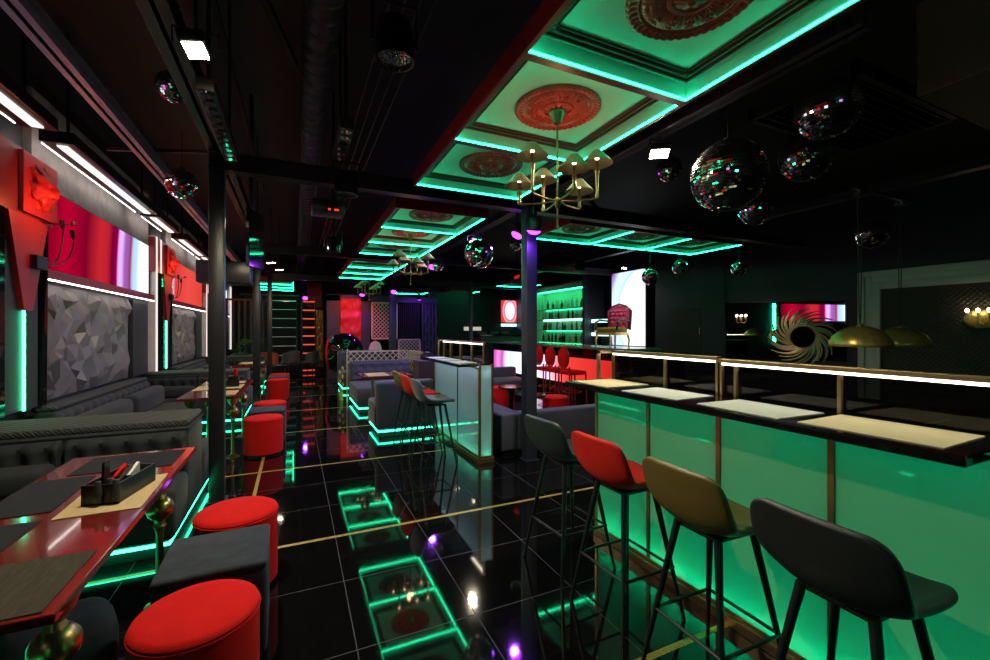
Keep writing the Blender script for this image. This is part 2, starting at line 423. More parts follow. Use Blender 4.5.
def lion(parent):
    bm = bmesh.new(); bmesh.ops.create_icosphere(bm, subdivisions=4, radius=.15)
    for v in bm.verts:
        p = v.co; d = p.normalized()      # faces +X
        r = .16
        rad = math.hypot(d.y, d.z); ang = math.atan2(d.z, d.y)
        mane = max(0, 1-abs(d.x-.15)/.55)
        r += mane*(.05+.035*math.sin(ang*11+rad*5)+.05*noise.noise(d*9))
        f = max(0, d.x)
        r += .045*math.exp(-((d.y/.36)**2+((d.z+.26)/.26)**2))*f                 # muzzle
        r += .035*math.exp(-((d.y/.12)**2+((d.z+.02)/.3)**2))*f                # nose bridge
        for s in (-1, 1):
            r -= .03*math.exp(-(((d.y-.3*s)/.13)**2+((d.z-.17)/.1)**2))*f      # eye sockets
            r += .025*math.exp(-(((d.y-.3*s)/.2)**2+((d.z-.36)/.1)**2))*f      # brows
            r += .03*math.exp(-(((d.y-.62*s)/.12)**2+((d.z-.55)/.12)**2))      # ears
        r -= .05*math.exp(-((d.y/.22)**2+((d.z+.52)/.07)**2))*f                # mouth
        r += .02*noise.noise(d*18)
        v.co = d*r*.86; v.co.x = max(-.02, v.co.x*.72)
    MB().bm(bm).build('lion_head', 'redp', parent)

ordn = ['nearest', 'second', 'third']
for k in range(-2, 3):
    oy = k*WP
    seen = k >= 0
    W = ordn[k] if seen else 'hidden'
    # LED screen
    if k == -2 or k == -1 or seen:
        s = thing('led_screen', {0: 'LED wall screen with red, violet and white bands above the nearest faceted panel', 1: 'second LED wall screen, all red, beyond the white vertical strips',
                  2: 'third LED wall screen on the left wall, farthest one', -1: 'LED wall screen with red and white bands above the wall bench near the camera', -2: 'LED wall screen with red and white bands behind the camera, seen only in reflections'}[k], 'screen', (-2.1, 5.25+oy, 2.05))
        stops = LED1 if k != 1 else [(0, (1.0, .2, .35)), (.08, (.95, .75, .9)), (.16, (.9, .05, .06)), (.5, (1.0, .1, .07)), (1, (.9, .06, .05))]
        MB().box(-.012, .03, 0, 3.1, 0, .76).build('picture_panel', screen_material('led_picture%d' % (k+2), 1, 0, 3.1, stops, .85 if k != 1 else .75, -.05, .0), s, False)
        MB().box(-.015, .04, -.06, 0, 0, .76).box(-.015, .04, 3.1, 3.16, 0, .76).build('bezel', 'char', s, False)
    if not seen: continue
    struct(MB().box(-2.12, -2.06, 5.05+oy, 8.3+oy, 2.81, 3.6).build('trim_%d' % (k+1), 'concrete'))
    f = thing('faceted_wall_panel', ['grey faceted wall panel with red left edge beside the first green strip', 'second grey faceted wall panel, seen narrow past the white strips', 'farthest grey faceted wall panel on the left wall'][k], 'wall panel', (0, oy, 0))
    facet_panel(5.16, 7.55, .845, 1.93, f)
    MB().box(-2.1, -2.0, 5.1, 5.15, .845, 1.93).build('red_edge', 'redd', f, False)
    MB().box(-2.11, -2.06, 7.62, 8.28, .845, 1.93).build('plain_panel', 'char', f, False)
    sh = thing('wall_ledge', ['red ledge with white light line under the nearest LED screen', 'red ledge with white light line under the second LED screen', 'red ledge with white light line under the farthest LED screen'][k], 'ledge', (0, oy, 0))
    MB().box(-2.11, -1.99, 5.12, 8.32, 1.955, 2.045, .004).build('ledge_board', 'redd', sh, False)
    MB().box(-2.0, -1.985, 5.15, 8.3, 1.945, 1.956).build('led_strip', 'ledge', sh, False)
    # vertical white lit trims
    for q, yy in enumerate((8.42, 8.66)):
        v = thing('vertical_light_trim', '%s of the pair of white vertical light strips right of the %s LED screen' % (('left', 'right')[q], W), 'light strip', (0, oy, 0))
        MB().box(-2.11, -1.99, yy-.03, yy+.03, .845, 2.98, .004).build('profile', 'trimw', v, False)
        MB().box(-1.99, -1.975, yy-.022, yy+.022, .845, 2.97).build('diffuser', 'vstrip', v, False)
s = thing('led_screen', 'LED wall screen far behind the camera, seen only in the wide mirror', 'screen', (-2.1, -12.2, 2.0))
MB().box(-.012, .03, 0, 5.2, 0, .9).build('picture_panel', screen_material('led_picture_rear', 1, 0, 5.2, [(1-p, c) for p, c in LED1][::-1], 1.2, 0, 0), s, False)
MB().box(-.012, .03, 5.6, 5.75, -1.2, .9).build('green_strip', 'green', s, False)
# linear lights
for k, (ya, yb, l) in enumerate([(2.6, 4.46, 'nearest linear ceiling light, cut by the left edge of the photo'), (4.84, 7.15, 'long white linear ceiling light above the nearest LED screen'), (7.4, 8.38, 'short linear ceiling light following on from the long one'),
                                (9.02, 10.75, 'linear ceiling light above the second LED screen'), (11.0, 12.6, 'farthest linear ceiling light on the left, partly behind the post')]):
    t = thing('linear_light', l, 'light', (-1.8, ya, 3.06))
    MB().box(-.11, .11, -.06, yb-ya+.06, .0, .1, .004).build('housing', 'plastic', t, False)
    MB().box(-.02, .05, 0, yb-ya, -.012, .0).build('diffuser', 'linear', t, False)
    MB().box(-.116, -.11, 0, yb-ya, -.004, .05).build('edge_line', 'ledge', t, False)
    for q in (.15, yb-ya-.15): MB().box(-.01, .01, q-.01, q+.01, .1, 1.04).build('hanger', 'steel', t, False)

for k in range(3):
    oy = k*WP
    p = thing('wall_column', ['charcoal wall column with red wedge and green strip at the left edge', 'second charcoal wall column with red wedge and green light strip', 'farthest wall column with red wedge and green light strip'][k], 'column', (0, oy, 0))
    MB().box(-2.1, -2.0, 4.46, 5.0, .845, 2.42, .004).build('column_body', 'char', p, False)
    MB().box(-2.1, -1.96, 4.36, 4.45, .845, 2.42, .004).build('side_slab', 'gloss', p, False)
    MB().prism([(5.01, .845), (5.08, .845), (5.11, 2.36), (5.09, 2.36)], 0, -2.1, -1.975).build('fin', 'gloss', p, False)
    MB().prism([(4.5, 2.42), (5.08, 2.42), (4.84, 1.66), (4.71, 1.66)], 0, -2.0, -1.965).build('wedge', 'redp', p, False)
    MB().box(-2.1, -1.985, 4.1, 5.22, 2.42, 2.96, .004).build('red_head_block', 'redd', p, False)
    MB().box(-2.0, -1.985, 4.76, 4.78, .845, 1.655, .004).build('led_strip', 'green', p, False)
    l = thing('lion_plaque', ['red lion head plaque lit orange, at the left edge of the photo', 'second lion head plaque, small, left of the second LED screen', 'farthest lion head plaque, tiny, right of the nearest post'][k], 'wall relief', (-1.97, 4.95+oy, 2.69))
    MB().box(-.02, .015, -.27, .27, -.24, .25, .006).build('plaque', 'redp', l, False)
    lion(l)
    MB().lathe([(.02, 0), (.02, .03)], 12, Matrix.Translation((.2, .06, -.265))).box(-.02, .2, .05, .07, -.27, -.262).build('spot_lamp', 'plastic', l)
    light('lion_light', 'POINT', (-1.66, 4.82+oy, 2.5), (1, .16, .035), 7, .02)
    a = thing('gooseneck_lamp', ['wall box with two thin gooseneck reading lamps beside the nearest LED screen', 'wall box with two gooseneck reading lamps before the second LED screen', 'farthest wall box with two gooseneck reading lamps'][k], 'lamp', (-1.95, 4.92+oy, 2.06))
    MB().box(-.05, .03, -.13, .04, -.05, .06, .006).build('junction_box', 'plastic', a, False)
    for dy, dz in ((.22, .36), (.42, .31)):
        pts = [(.03, .02, 0)]+[(.05, .02+dy*math.sin(t*PI/2)*1.05, dz*(1-math.cos(t*PI/2))) for t in (.2, .4, .6, .8, .95)]+[(.05, dy+.02, dz+.02)]
        n = MB().tube(pts, .006, 6).build('flexible_arm', 'cable', a)
        MB().tube([(.05, dy+.025, dz+.0), (.05, dy+.005, dz+.07)], .017, 8).build('lamp_head', 'cable', n)

# ------------------------------------------------------------------ sofas
def double_sofa(oy, label, tufts=9):
    s = thing('booth_sofa', label, 'sofa', (-.72, 3.3+oy, 0))
    L = 1.36
    MB().box(-L, -.05, .21, 1.62, .0, .11, .004).build('plinth', 'char', s, False)
    MB().tube([(-L, .195, .085), (-.035, .195, .085), (-.035, 1.66, .085)], .011, 6).build('led_strip', 'greend', s)
    MB().box(-L, 0, .15, .6, .105, .46, .045, 3).build('seat', 'velvet', s)
    MB().box(-L, 0, 1.08, 1.7, .105, .46, .045, 3).build('seat', 'velvet', s)
    MB().box(-L, 0, .56, 1.12, .12, .79, .03, 3).build('back_block', 'velvet', s)
    q = MB()
    q.box(-L, .0, .57, 1.11, .775, .832, .024, 3).build('quilted_top', 'quilt', s)
    MB().tube([(-L, .56, .77), (.0, .56, .77), (.0, 1.12, .77), (-L, 1.12, .77)], .009, 6).build('piping', 'velvet', s)
    t = MB(); h = .31
    for x0, x1 in ((-L, -.7), (-.69, -.01)):
        b1 = tuft(t, x1-x0, h, 5, 1, .075, .03, Matrix.Translation((x0, .575, .455)), False)
    t.build('tufted_back', 'velvet', s, ang=80)
    for i, (x0, x1) in enumerate(((-L, -.69), (-.68, -.02))):
        if i == 0: MB().box(x0, x1-.01, .33, .53, .45, .63, .06, 4).build('back_cushion', 'velvet', s)
    t2 = MB(); m2 = Matrix.Translation((-.01, 1.115, .455)) @ Matrix.Rotation(PI, 4, 'Z')
    tuft(t2, L-.02, h, 9, 1, .04, .03, m2, False); t2.build('tufted_back', 'velvet', s, ang=80)
    bt = MB()
    for x0, w_ in ((-L, .66), (-.69, .68)):
        for i in range(5): bt.sphere((x0+(i+.5)*w_/5, .545, .61), .012, 8)
    bt.build('buttons', 'velvet', s)
    return s
double_sofa(0, 'slate velvet double sofa with quilted top right behind the nearest table')
double_sofa(4.35, 'slate velvet double sofa behind the second red table, past the nearest post')
double_sofa(8.7, 'blue grey double sofa farthest along the left booths')
def bench(y0, y1, label, n=6):
    s = thing('wall_bench', label, 'bench', (-2.05, y0, 0)); L = y1-y0
    MB().box(.0, .58, 0, L, 0, .11, .004).build('plinth', 'char', s, False)
    MB().tube([(.6, .02, .085), (.6, L-.02, .085)], .011, 6).build('led_strip', 'greend', s)
    MB().box(.0, .64, 0, L, .105, .46, .045, 3).build('seat', 'velvet', s)
    MB().box(.0, .14, 0, L, .46, .8, .04, 3).build('back', 'velvet', s)
    t = MB(); mx = Matrix.Translation((.135, 0, .45)) @ Matrix.Rotation(PI/2, 4, 'Z')
    tuft(t, L, .33, int(L*5), 1, .05, .03, mx, False); t.build('tufted_back', 'velvet', s, ang=80)
    MB().box(-.01, .15, 0, L, .785, .83, .02, 3).build('top_roll', 'quilt', s)
    for i in range(2):
        a, b = i*L/2+.08, (i+1)*L/2-.05
        MB().box(.19, .37, a, b, .455, .72, .065, 4).build('back_cushion', 'velvet', s)
    return s
bench(.4, 3.28, 'dark velvet wall bench behind the nearest red table')
bench(5.02, 7.63, 'dark velvet wall bench with long cushions under the faceted panel')
bench(9.37, 11.98, 'wall bench of the third booth, far along the left wall')

# ------------------------------------------------------------------ left tables
def red_table(oy, label, near=True):
    t = thing('dining_table', label, 'table', (-.875, 2.42+oy, 0))
    MB().box(-.3, .3, -.9, .9, .722, .75, .005).build('tabletop', 'table', t, False)
    for sx in (.21, -.21):
        for sy in (-.66, .46):
            l = MB().lathe([(.07, 0), (.07, .012), (.03, .03), (.02, .06), (.018, .4), (.024, .43), (.03, .44), (.022, .455), (.026, .475)], 14, Matrix.Translation((sx, sy, 0)))
            lg = l.build('leg', 'bronze', t)
            MB().sphere((sx, sy, .535), .064, 18).build('globe', 'brass', lg)
            MB().lathe([(.03, .59), (.022, .61), (.05, .65), (.07, .71), (.07, .722)], 14, Matrix.Translation((sx, sy, 0))).build('bracket', 'bronze', lg)
    return t
red_table(0, 'glossy oxblood red table in the left foreground')
red_table(4.15, 'second glossy red table, just past the nearest post')
red_table(8.5, 'far red table in the third booth on the left')
def matq(x0, x1, y0, y1, z, m, label, group, rz=0):
    o = MB().box(-(x1-x0)/2, (x1-x0)/2, -(y1-y0)/2, (y1-y0)/2, 0, .003).build('placemat', m, None, False, loc=((x0+x1)/2, (y0+y1)/2, z))
    o.rotation_euler = (0, 0, rz)
    return tag(o, label, 'placemat', group)
G = 'placemats on the nearest red table'
matq(-1.06, -.62, 2.92, 3.26, .7505, 'matd', 'charcoal placemat across the far end of the nearest red table', G)
matq(-.875, -.595, 2.27, 2.75, .7505, 'matt', 'tan placemat under the black caddy on the nearest red table', G, .02)
matq(-1.16, -.92, 2.37, 2.87, .7505, 'matd', 'charcoal placemat left of the caddy on the nearest red table', G, .04)
matq(-1.16, -.9, 1.8, 2.28, .7505, 'matd', 'charcoal placemat at the left edge of the photo, on the nearest red table', G)
matq(-.86, -.61, 1.54, 1.9, .7505, 'matk', 'black and gold woven placemat at the near end of the nearest red table', G)
matq(-.86, -.63, 6.4, 6.85, .7505, 'matt', 'tan placemat nearest the aisle on the second red table', 'placemats on the second red table')
matq(-1.15, -.93, 6.35, 6.8, .7505, 'matt', 'tan placemat nearest the wall on the second red table', 'placemats on the second red table')
matq(-.86, -.63, 5.8, 6.2, .7505, 'matt', 'tan placemat at the near end of the second red table', 'placemats on the second red table')
matq(-1.1, -.65, 7.0, 7.3, .7505, 'matt', 'tan placemat across the far end of the second red table', 'placemats on the second red table')
matq(-1.12, -.65, 10.9, 11.5, .7505, 'matt', 'tan placemat on the far red table of the third booth', None)
def caddy(x, y, z, rz, label, full=True):
    c = thing('condiment_caddy', label, 'caddy', (x, y, z), rz)
    if full: c.scale = (.9, .88, 1)
    MB().box(-.075, .075, -.17, .17, 0, .01).box(-.075, -.067, -.17, .17, 0, .085).box(.067, .075, -.17, .17, 0, .085).box(-.075, .075, -.17, -.162, 0, .085).box(-.075, .075, .162, .17, 0, .085).box(-.067, .067, -.02, -.012, 0, .08).build('tray', 'plastic', c, False)
    if not full: MB().box(-.05, .05, -.1, .1, .01, .13, .01).build('contents', 'plastic', c); return c
    MB().prism([(-.06, .05), (-.01, .05), (-.005, .13), (-.012, .155), (-.045, .155), (-.052, .145)], 0, -.055, -.045).build('handle_board', 'plastic', c, False)
    return c
caddy(-.725, 2.52, .754, -.2, 'black caddy of cutlery and condiments on the nearest red table')
for i, (dx, dy, m, l) in enumerate([(.02, .03, 'plastic', 'black menu folder standing in the caddy on the nearest table'), (-.012, .07, 'redv', 'red folded napkin standing in the caddy on the nearest table'), (.035, .075, 'paper', 'white napkin at the back of the caddy on the nearest table')]):
    o = MB().box(-.007, .007, -.06, .06, 0, .085, .003).build(('menu_folder', 'napkin', 'napkin')[i], m, None, False, loc=(-.735+dx, 2.51+dy, .766))
    o.rotation_euler = (.35, .1, -.12); tag(o, l, ('menu', 'napkin', 'napkin')[i])
for i in range(3):
    o = MB().lathe([(.016, 0), (.018, .01), (.018, .055), (.012, .065), (.012, .085), (.009, .09)], 12).build('condiment_jar', 'core', None, loc=(-.76+.03*i, 2.39+.03*(i % 2)-.02, .766))
    tag(o, ['left shaker in the front of the caddy on the nearest table', 'middle shaker in the front of the caddy on the nearest table', 'right shaker in the front of the caddy on the nearest table'][i], 'shaker', 'shakers in the caddy')
caddy(-.76, 6.75, .7535, .1, 'black caddy with red napkin on the second red table', False)
tag(MB().box(-.02, .02, -.06, .06, 0, .1, .004).build('napkin', 'redv', None, False, loc=(-.72, 6.68, .885)), 'red napkin in the caddy on the second red table', 'napkin')
bpy.context.view_layer.update()

# ------------------------------------------------------------------ ottomans
def red_pouf(x, y, r, label, group, h=.45):
    o = thing('round_ottoman', label, 'ottoman', (x, y, 0), random.uniform(0, 6), group)
    MB().lathe([(r-.03, 0), (r-.03, .02)], 40).build('foot_ring', 'plastic', o)
    MB().lathe([(r-.012, .02), (r, .03), (r, h-.045), (r-.002, h-.03)], 48).build('side', 'redv', o)
    MB().lathe([(r-.004, h-.03), (r+.001, h-.022), (r-.004, h-.012), (r-.02, h-.003), (r*.6, h+.004), (.02, h+.006)], 48).build('top_cushion', 'redv', o)
    MB().lathe([(r+.001, h-.036), (r+.005, h-.032), (r+.001, h-.028)], 48, None, False).build('piping', 'redv', o)
    return o
def cube_pouf(x, y, label, group, rz=0):
    o = thing('cube_ottoman', label, 'ottoman', (x, y, 0), rz, group)
    for a in (-1, 1):
        for b in (-1, 1): MB().box(a*.17-.02, a*.17+.02, b*.17-.02, b*.17+.02, 0, .025).build('foot', 'plastic', o, False)
    MB().box(-.215, .215, -.215, .215, .025, .415, .02, 3).build('side', 'velvetg', o)
    MB().box(-.217, .217, -.217, .217, .412, .45, .016, 3).build('top_cushion', 'velvetg', o)
    return o
g1, g2, g3 = 'ottomans beside the nearest red table', 'ottomans beside the second red table', 'ottomans beside the far red table'
red_pouf(-.335, 1.955, .207, 'round red velvet ottoman nearest the camera, at the bottom edge', g1)
cube_pouf(-.335, 2.43, 'square grey velvet ottoman between two red ones by the nearest table', g1, .02)
red_pouf(-.31, 2.94, .215, 'round red velvet ottoman behind the nearest grey cube', g1)
red_pouf(-.345, 5.93, .215, 'round red ottoman standing beyond the nearest post, front of its row', g2)
cube_pouf(-.335, 6.5, 'grey cube ottoman in the middle row, between two red ones', g2, -.02)
red_pouf(-.33, 7.12, .215, 'round red ottoman behind the grey cube of the middle row', g2)
red_pouf(-.33, 10.35, .215, 'round red ottoman in front of the farthest row', g3)
cube_pouf(-.33, 10.9, 'grey cube ottoman in the farthest row', g3, 0)
red_pouf(-.33, 11.6, .215, 'last round red ottoman of the farthest row', g3)
# rounded stool at bottom left below the table
o = thing('velvet_stool', 'rounded green lit velvet seat under the near end of the nearest table', 'stool', (-.80, 2.12, 0), .4)
MB().box(-.17, .17, -.15, .15, .06, .44, .09, 5).build('seat', 'velvetg', o)
MB().lathe([(.11, 0), (.11, .07)], 20).build('base', 'plastic', o)

# ------------------------------------------------------------------ bar stools
def shell_mesh(m, name, parent):
    cl = [(-.237, 1.003), (-.236, .99), (-.229, .955), (-.215, .88), (-.2, .82), (-.178, .775), (-.14, .742), (-.08, .728), (0, .726), (.08, .733), (.15, .742), (.2, .742), (.222, .732)]
    cl = [(x*.95, z*.95) for x, z in cl]
    wd = [.135, .178, .206, .216, .216, .208, .196, .188, .19, .194, .188, .165, .12]
    curl = [.008, .012, .02, .03, .04, .05, .055, .05, .042, .034, .026, .016, .006]
    n = len(cl); NU = 12; vs = []; fs = []
    for j, ((x, z), w_, c) in enumerate(zip(cl, wd, curl)):
        a = Vector(cl[min(j+1, n-1)])-Vector(cl[max(j-1, 0)]); a.normalize(); nx, nz = -a.y, a.x   # towards the sitter
        if nz < 0 and nx < 0: nx, nz = -nx, -nz
        for i in range(NU+1):
            t = -1+2*i/NU; k = c*abs(t)**2.4
            vs.append((x+nx*k, w_*t, z+nz*k))
    for j in range(n-1):
        for i in range(NU): fs.append((j*(NU+1)+i, j*(NU+1)+i+1, (j+1)*(NU+1)+i+1, (j+1)*(NU+1)+i))
    return MB().add(vs, fs).build(name, m, parent, ang=180, solid=.034, subsurf=2)
def bar_stool(x, y, rz, m, label, group):
    s = thing('bar_stool', label, 'bar stool', (x, y, 0), rz, group)
    shell_mesh(m, 'seat_shell', s)
    MB().box(-.1, .1, -.1, .1, .655, .672, .006).build('seat_plate', 'plastic', s, False)
    for sx in (-1, 1):
        for sy in (-1, 1):
            MB().tube([(sx*.1, sy*.1, .675), (sx*.205, sy*.205, .0)], .0165, 10, .009).build('leg', 'steel', s)
    q = .205-.095*.27/.70
    MB().tube([(-q, -q, .27), (q, -q, .27), (q, q, .27), (-q, q, .27), (-q, -q, .27)], .008, 8).build('footrest', 'steel', s)
    return s
gs = 'bar stools along the long glowing bar'
bar_stool(1.6, 2.32, .06, 'teal', 'dark green bar stool, farthest of the row at the long glowing bar', gs)
bar_stool(1.61, 1.8, .02, 'redc', 'coral red velvet bar stool at the long glowing bar', gs)
bar_stool(1.61, 1.26, -.02, 'oliv', 'olive leather bar stool at the long glowing bar', gs)
bar_stool(1.60, .75, -.04, 'dark', 'near black bar stool at the right bottom corner, nearest the camera', gs)
gs = 'bar stools at the small glowing counter'
bar_stool(1.42, 4.7, .0, 'blueg', 'blue grey bar stool, nearest of three at the small glowing counter', gs)
bar_stool(1.42, 5.22, .0, 'redc', 'red bar stool, middle of three at the small glowing counter', gs)
bar_stool(1.43, 5.74, .0, 'oliv', 'olive bar stool, farthest of three at the small glowing counter', gs)

# ------------------------------------------------------------------ glowing bars
def glow_bar(name, label, x, y0, y1, posts, top, ledm, endpanel=False, tw=(.25, .2), tl=None):
    b = thing(name, label, 'bar counter', (x, y0, 0)); L = y1-y0; D = .17
    P = [p-y0 for p in posts]
    MB().box(-.012, D+.012, -.012, L+.012, 0, .055, .004).box(-.004, D, -.004, L+.004, .055, .08, .003).build('plinth', 'bronze', b, False)
    for p in P:
        MB().box(-.006, .02, p-.013, p+.013, .08, top-.035, .002).build('frame_post', 'bronze', b, False)
    MB().box(-.006, .02, 0, L, top-.05, top-.035).build('top_trim', 'bronze', b, False)
    if endpanel:
        for xx in (0, D-.02): MB().box(xx, xx+.02, -.006, .02, .08, top+.0, .002).build('frame_post', 'bronze', b, False)
        MB().box(.02, D-.02, .0, .012, .08, top-.01).build('light_panel', 'frost', b, False)
    for p, q in zip(P[:-1], P[1:]):
        MB().box(.002, .012, p+.013, q-.013, .08, top-.05).build('light_panel', 'frost', b, False)
    MB().box(D-.012, D, .02 if endpanel else 0, L, .08, top-.035).build('back_panel', 'mintback' if endpanel else 'barback', b, False)
    MB().box(D, D+.006, 0, L, .06, top-.035).build('rear_cladding', 'gloss', b, False)
    if not endpanel: MB().box(.0, D, -.0, .012, .08, top-.035).build('end_panel', 'bronze', b, False)
    MB().box(.0, D, L-.012, L, .08, top-.035).build('end_panel', 'bronze', b, False)
    MB().tube([(D*.55, .03, .10), (D*.55, L-.03, .10)], .012, 8).build('led_strip', ledm, b)
    MB().tube([(D*.55, .03, top-.09), (D*.55, L-.03, top-.09)], .012, 8).build('led_strip', 'minttop' if endpanel else 'greentop', b)
    t0, t1 = tl if tl else (0, L)
    MB().box(-tw[0], tw[1], t0, t1, top-.034, top, .006).build('counter_top', 'gloss', b, False)
    return b
glow_bar('bar_counter', 'long bar with green glowing glass front and black top on the right', 2.0, -.55, 2.55, [-.55, -.02, .5, 1.02, 1.54, 2.03, 2.54], 1.135, 'greenbar', tl=(1.1, 3.13))
glow_bar('bar_counter', 'small glowing glass counter with gold frame in the middle of the room', 1.87, 4.44, 6.14, [4.45, 5.15, 6.13], 1.11, 'mintbar', True, (.2, .2), (.14, 1.7))
def divider(label, x, y0, y1, z0, z1, posts, ret=0):
    d = thing('glass_divider', label, 'divider', (x, y0, z0)); L = y1-y0; H = z1-z0
    MB().box(-.02, .02, 0, L, H-.022, H, .003).build('top_rail', 'bronze', d, False)
    MB().box(-.012, .012, .02, L-.02, H-.034, H-.022).build('led_strip', 'white', d, False)
    for p in posts: MB().box(-.01, .01, p-y0-.008, p-y0+.008, 0, H-.022, .002).build('post', 'bronze', d, False)
    MB().box(.013, .019, .01, L-.01, .0, H-.03).build('glass', 'dglass', d, False)
    if ret:
        MB().box(-ret, -ret+.022, L-.022, L, 0, H, .002).box(-ret, .0, L-.022, L, H-.022, H, .002).build('return_frame', 'bronze', d, False)
    return d
divider('smoked glass divider with light rail on the far half of the long bar', 2.165, 1.66, 2.56, 1.135, 1.35, [1.672, 2.05, 2.55], .15)
divider('smoked glass divider with light rail on the near half of the long bar, right edge', 2.165, -.5, 1.658, 1.135, 1.34, [-.2, .5, 1.07, 1.56, 1.645])
divider('smoked glass divider with light rail on the small glowing counter', 2.0, 4.6, 6.12, 1.11, 1.36, [4.62, 5.0, 5.4, 5.8, 6.1], .09)
gm = 'placemats on the long bar'
matq(1.79, 2.13, 2.16, 2.53, 1.1355, 'matc', 'tan placemat at the far end of the long bar', gm)
matq(1.78, 2.08, 1.63, 2.02, 1.1355, 'matg', 'grey placemat second from the far end of the long bar', gm, .05)
matq(1.79, 2.1, 1.1, 1.5, 1.1355, 'matg', 'grey placemat just right of the double gold posts on the long bar', gm, -.03)
matq(1.80, 2.13, .62, 1.04, 1.1355, 'matc', 'tan placemat at the right end of the long bar, nearest the camera', gm, .03)
gm = 'placemats on the small counter'
matq(1.7, 1.95, 4.7, 5.1, 1.1105, 'matg', 'grey placemat at the near end of the small counter', gm)
matq(1.7, 1.95, 5.2, 5.55, 1.1105, 'matg', 'grey placemat at the middle of the small counter', gm)
matq(1.7, 1.95, 5.65, 6.0, 1.1105, 'matg', 'grey placemat at the far end of the small counter', gm)

# ------------------------------------------------------------------ middle sofas
def mid_sofa(x0, x1, yf, depth, back_near, label, h=.86, tufted=True):
    """sofa; back_near: back towards the camera"""
    s = thing('lounge_sofa', label, 'sofa', (x0, yf, 0)); L = x1-x0
    MB().box(.05, L-.04, .05, depth-.05, 0, .11, .004).build('plinth', 'char', s, False)
    MB().tube([(.03, depth-.03, .085), (.03, .03, .085), (L-.03, .03, .085)], .011, 6).build('led_strip', 'greend', s)
    MB().box(.0, L, .0, depth, .105, .46, .04, 3).build('seat', 'velvetb', s)
    if back_near:
        MB().box(-.0, L, -.005, .2, .12, h, .05, 4).build('backrest', 'velvetb', s)
        MB().box(.03, L-.03, .2, .36, .45, .7, .06, 4).build('back_cushion', 'velvetb', s)
    else:
        MB().box(-.0, L, depth-.22, depth, .12, h, .05, 4).build('backrest', 'velvetb', s)
        t = MB(); tuft(t, L-.04, h-.5, max(4, int(L*5)), 2, .05, .03, Matrix.Translation((.02, depth-.215, .47)))
        t.build('tufted_back', 'velvetb', s, ang=80)
    return s
mid_sofa(1.02, 1.86, 6.07, .8, True, 'slate sofa seen from behind beside the three bar stools, nearest mid room', .78)
mid_sofa(1.01, 2.25, 8.0, 1.4, False, 'tufted blue grey sofa facing the camera behind the mid room table')
mid_sofa(1.02, 2.25, 10.95, 1.2, False, 'farthest tufted blue grey sofa mid room, beside the black egg chair', .95)
def slim_table(x0, x1, y0, y1, z, label):
    t = thing('lounge_table', label, 'table', ((x0+x1)/2, (y0+y1)/2, 0)); a, b = (x1-x0)/2, (y1-y0)/2
    MB().box(-a, a, -b, b, z-.03, z, .005).build('tabletop', 'table', t, False)
    for sx in (-1, 1):
        MB().lathe([(.12, 0), (.12, .012), (.025, .03), (.02, z-.06), (.07, z-.03)], 16, Matrix.Translation((sx*(a-.2), -b*.0, 0))).build('leg', 'bronze', t)
slim_table(.98, 1.8, 7.1, 7.75, .75, 'red edged table between the mid room sofas')
matq(1.08, 1.42, 7.15, 7.7, .7505, 'matt', 'tan placemat on the mid room table', None)
slim_table(1.02, 1.8, 9.9, 10.6, .75, 'small table in front of the farthest mid room sofa')
matq(1.08, 1.45, 9.95, 10.5, .7505, 'matt', 'tan placemat on the far mid room table', None)
def lattice(w, h, cell, r, frame, parent, yoff=0, m='goldm', square=True):
    b = MB()
    b.box(0, frame, -frame/2, frame/2, 0, h).box(w-frame, w, -frame/2, frame/2, 0, h).box(0, w, -frame/2, frame/2, 0, frame).box(0, w, -frame/2, frame/2, h-frame, h)
    b.build('frame', m, parent, False)
    g = MB(); x0, x1, z0, z1 = frame, w-frame, frame, h-frame
    for sgn in (1, -1):
        k = -40
        while k < 80:
            c = k*cell
            # line z = z0 + sgn*(x-x0) + c
            pts = []
            for x in (x0, x1):
                z = z0+sgn*(x-x0)+c
                if z0-1e-6 <= z <= z1+1e-6: pts.append((x, z))
            for z in (z0, z1):
                x = x0+(z-z0-c)/sgn
                if x0+1e-6 < x < x1-1e-6: pts.append((x, z))
            if len(pts) == 2 and math.hypot(pts[0][0]-pts[1][0], pts[0][1]-pts[1][1]) > .01:
                g.tube([(pts[0][0], sgn*r*.3, pts[0][1]), (pts[1][0], sgn*r*.3, pts[1][1])], r, 4)
            k += 1
    g.build('lattice_bars', m, parent, False)
r = thing('lattice_railing', 'gold diamond lattice railing on top of the tufted mid room sofa', 'railing', (.97, 9.42, .8))
MB().box(-.0, .03, -.015, .015, -.8, 0).build('end_leg', 'goldm', r, False)
lattice(1.3, .26, .125, .01, .025, r)
r = thing('lattice_railing', 'gold lattice railing section turning towards the small counter', 'railing', (2.29, 9.42, .6), -PI/2+.05)
lattice(1.3, .46, .14, .01, .025, r)
for q in (0, 1.27): MB().box(q, q+.03, -.015, .015, -.6, 0).build('end_leg', 'goldm', r, False)
o = thing('relief_ornament', 'gold leafy ornament at the side of the tufted mid room sofa', 'ornament', (.9, 9.75, .2))
for i in range(6):
    MB().sphere((.03*((i % 2)*2-1), .0, .04+.085*i), .055, 10, (.5, 1, .9)).build('leaf', 'goldp', o)
MB().box(-.03, .03, -.06, .06, -.2, .02).build('foot', 'goldp', o, False)
caddy(2.02, 7.05, 1.0, 0, 'dark box on the shelf behind the small counter', False)
tag(MB().box(-.2, .2, -.2, .2, 0, 1.0, .01).build('side_stand', 'wood', None, False, loc=(2.02, 7.05, 0)), 'dark veneer stand behind the small counter carrying a dark box', 'stand')

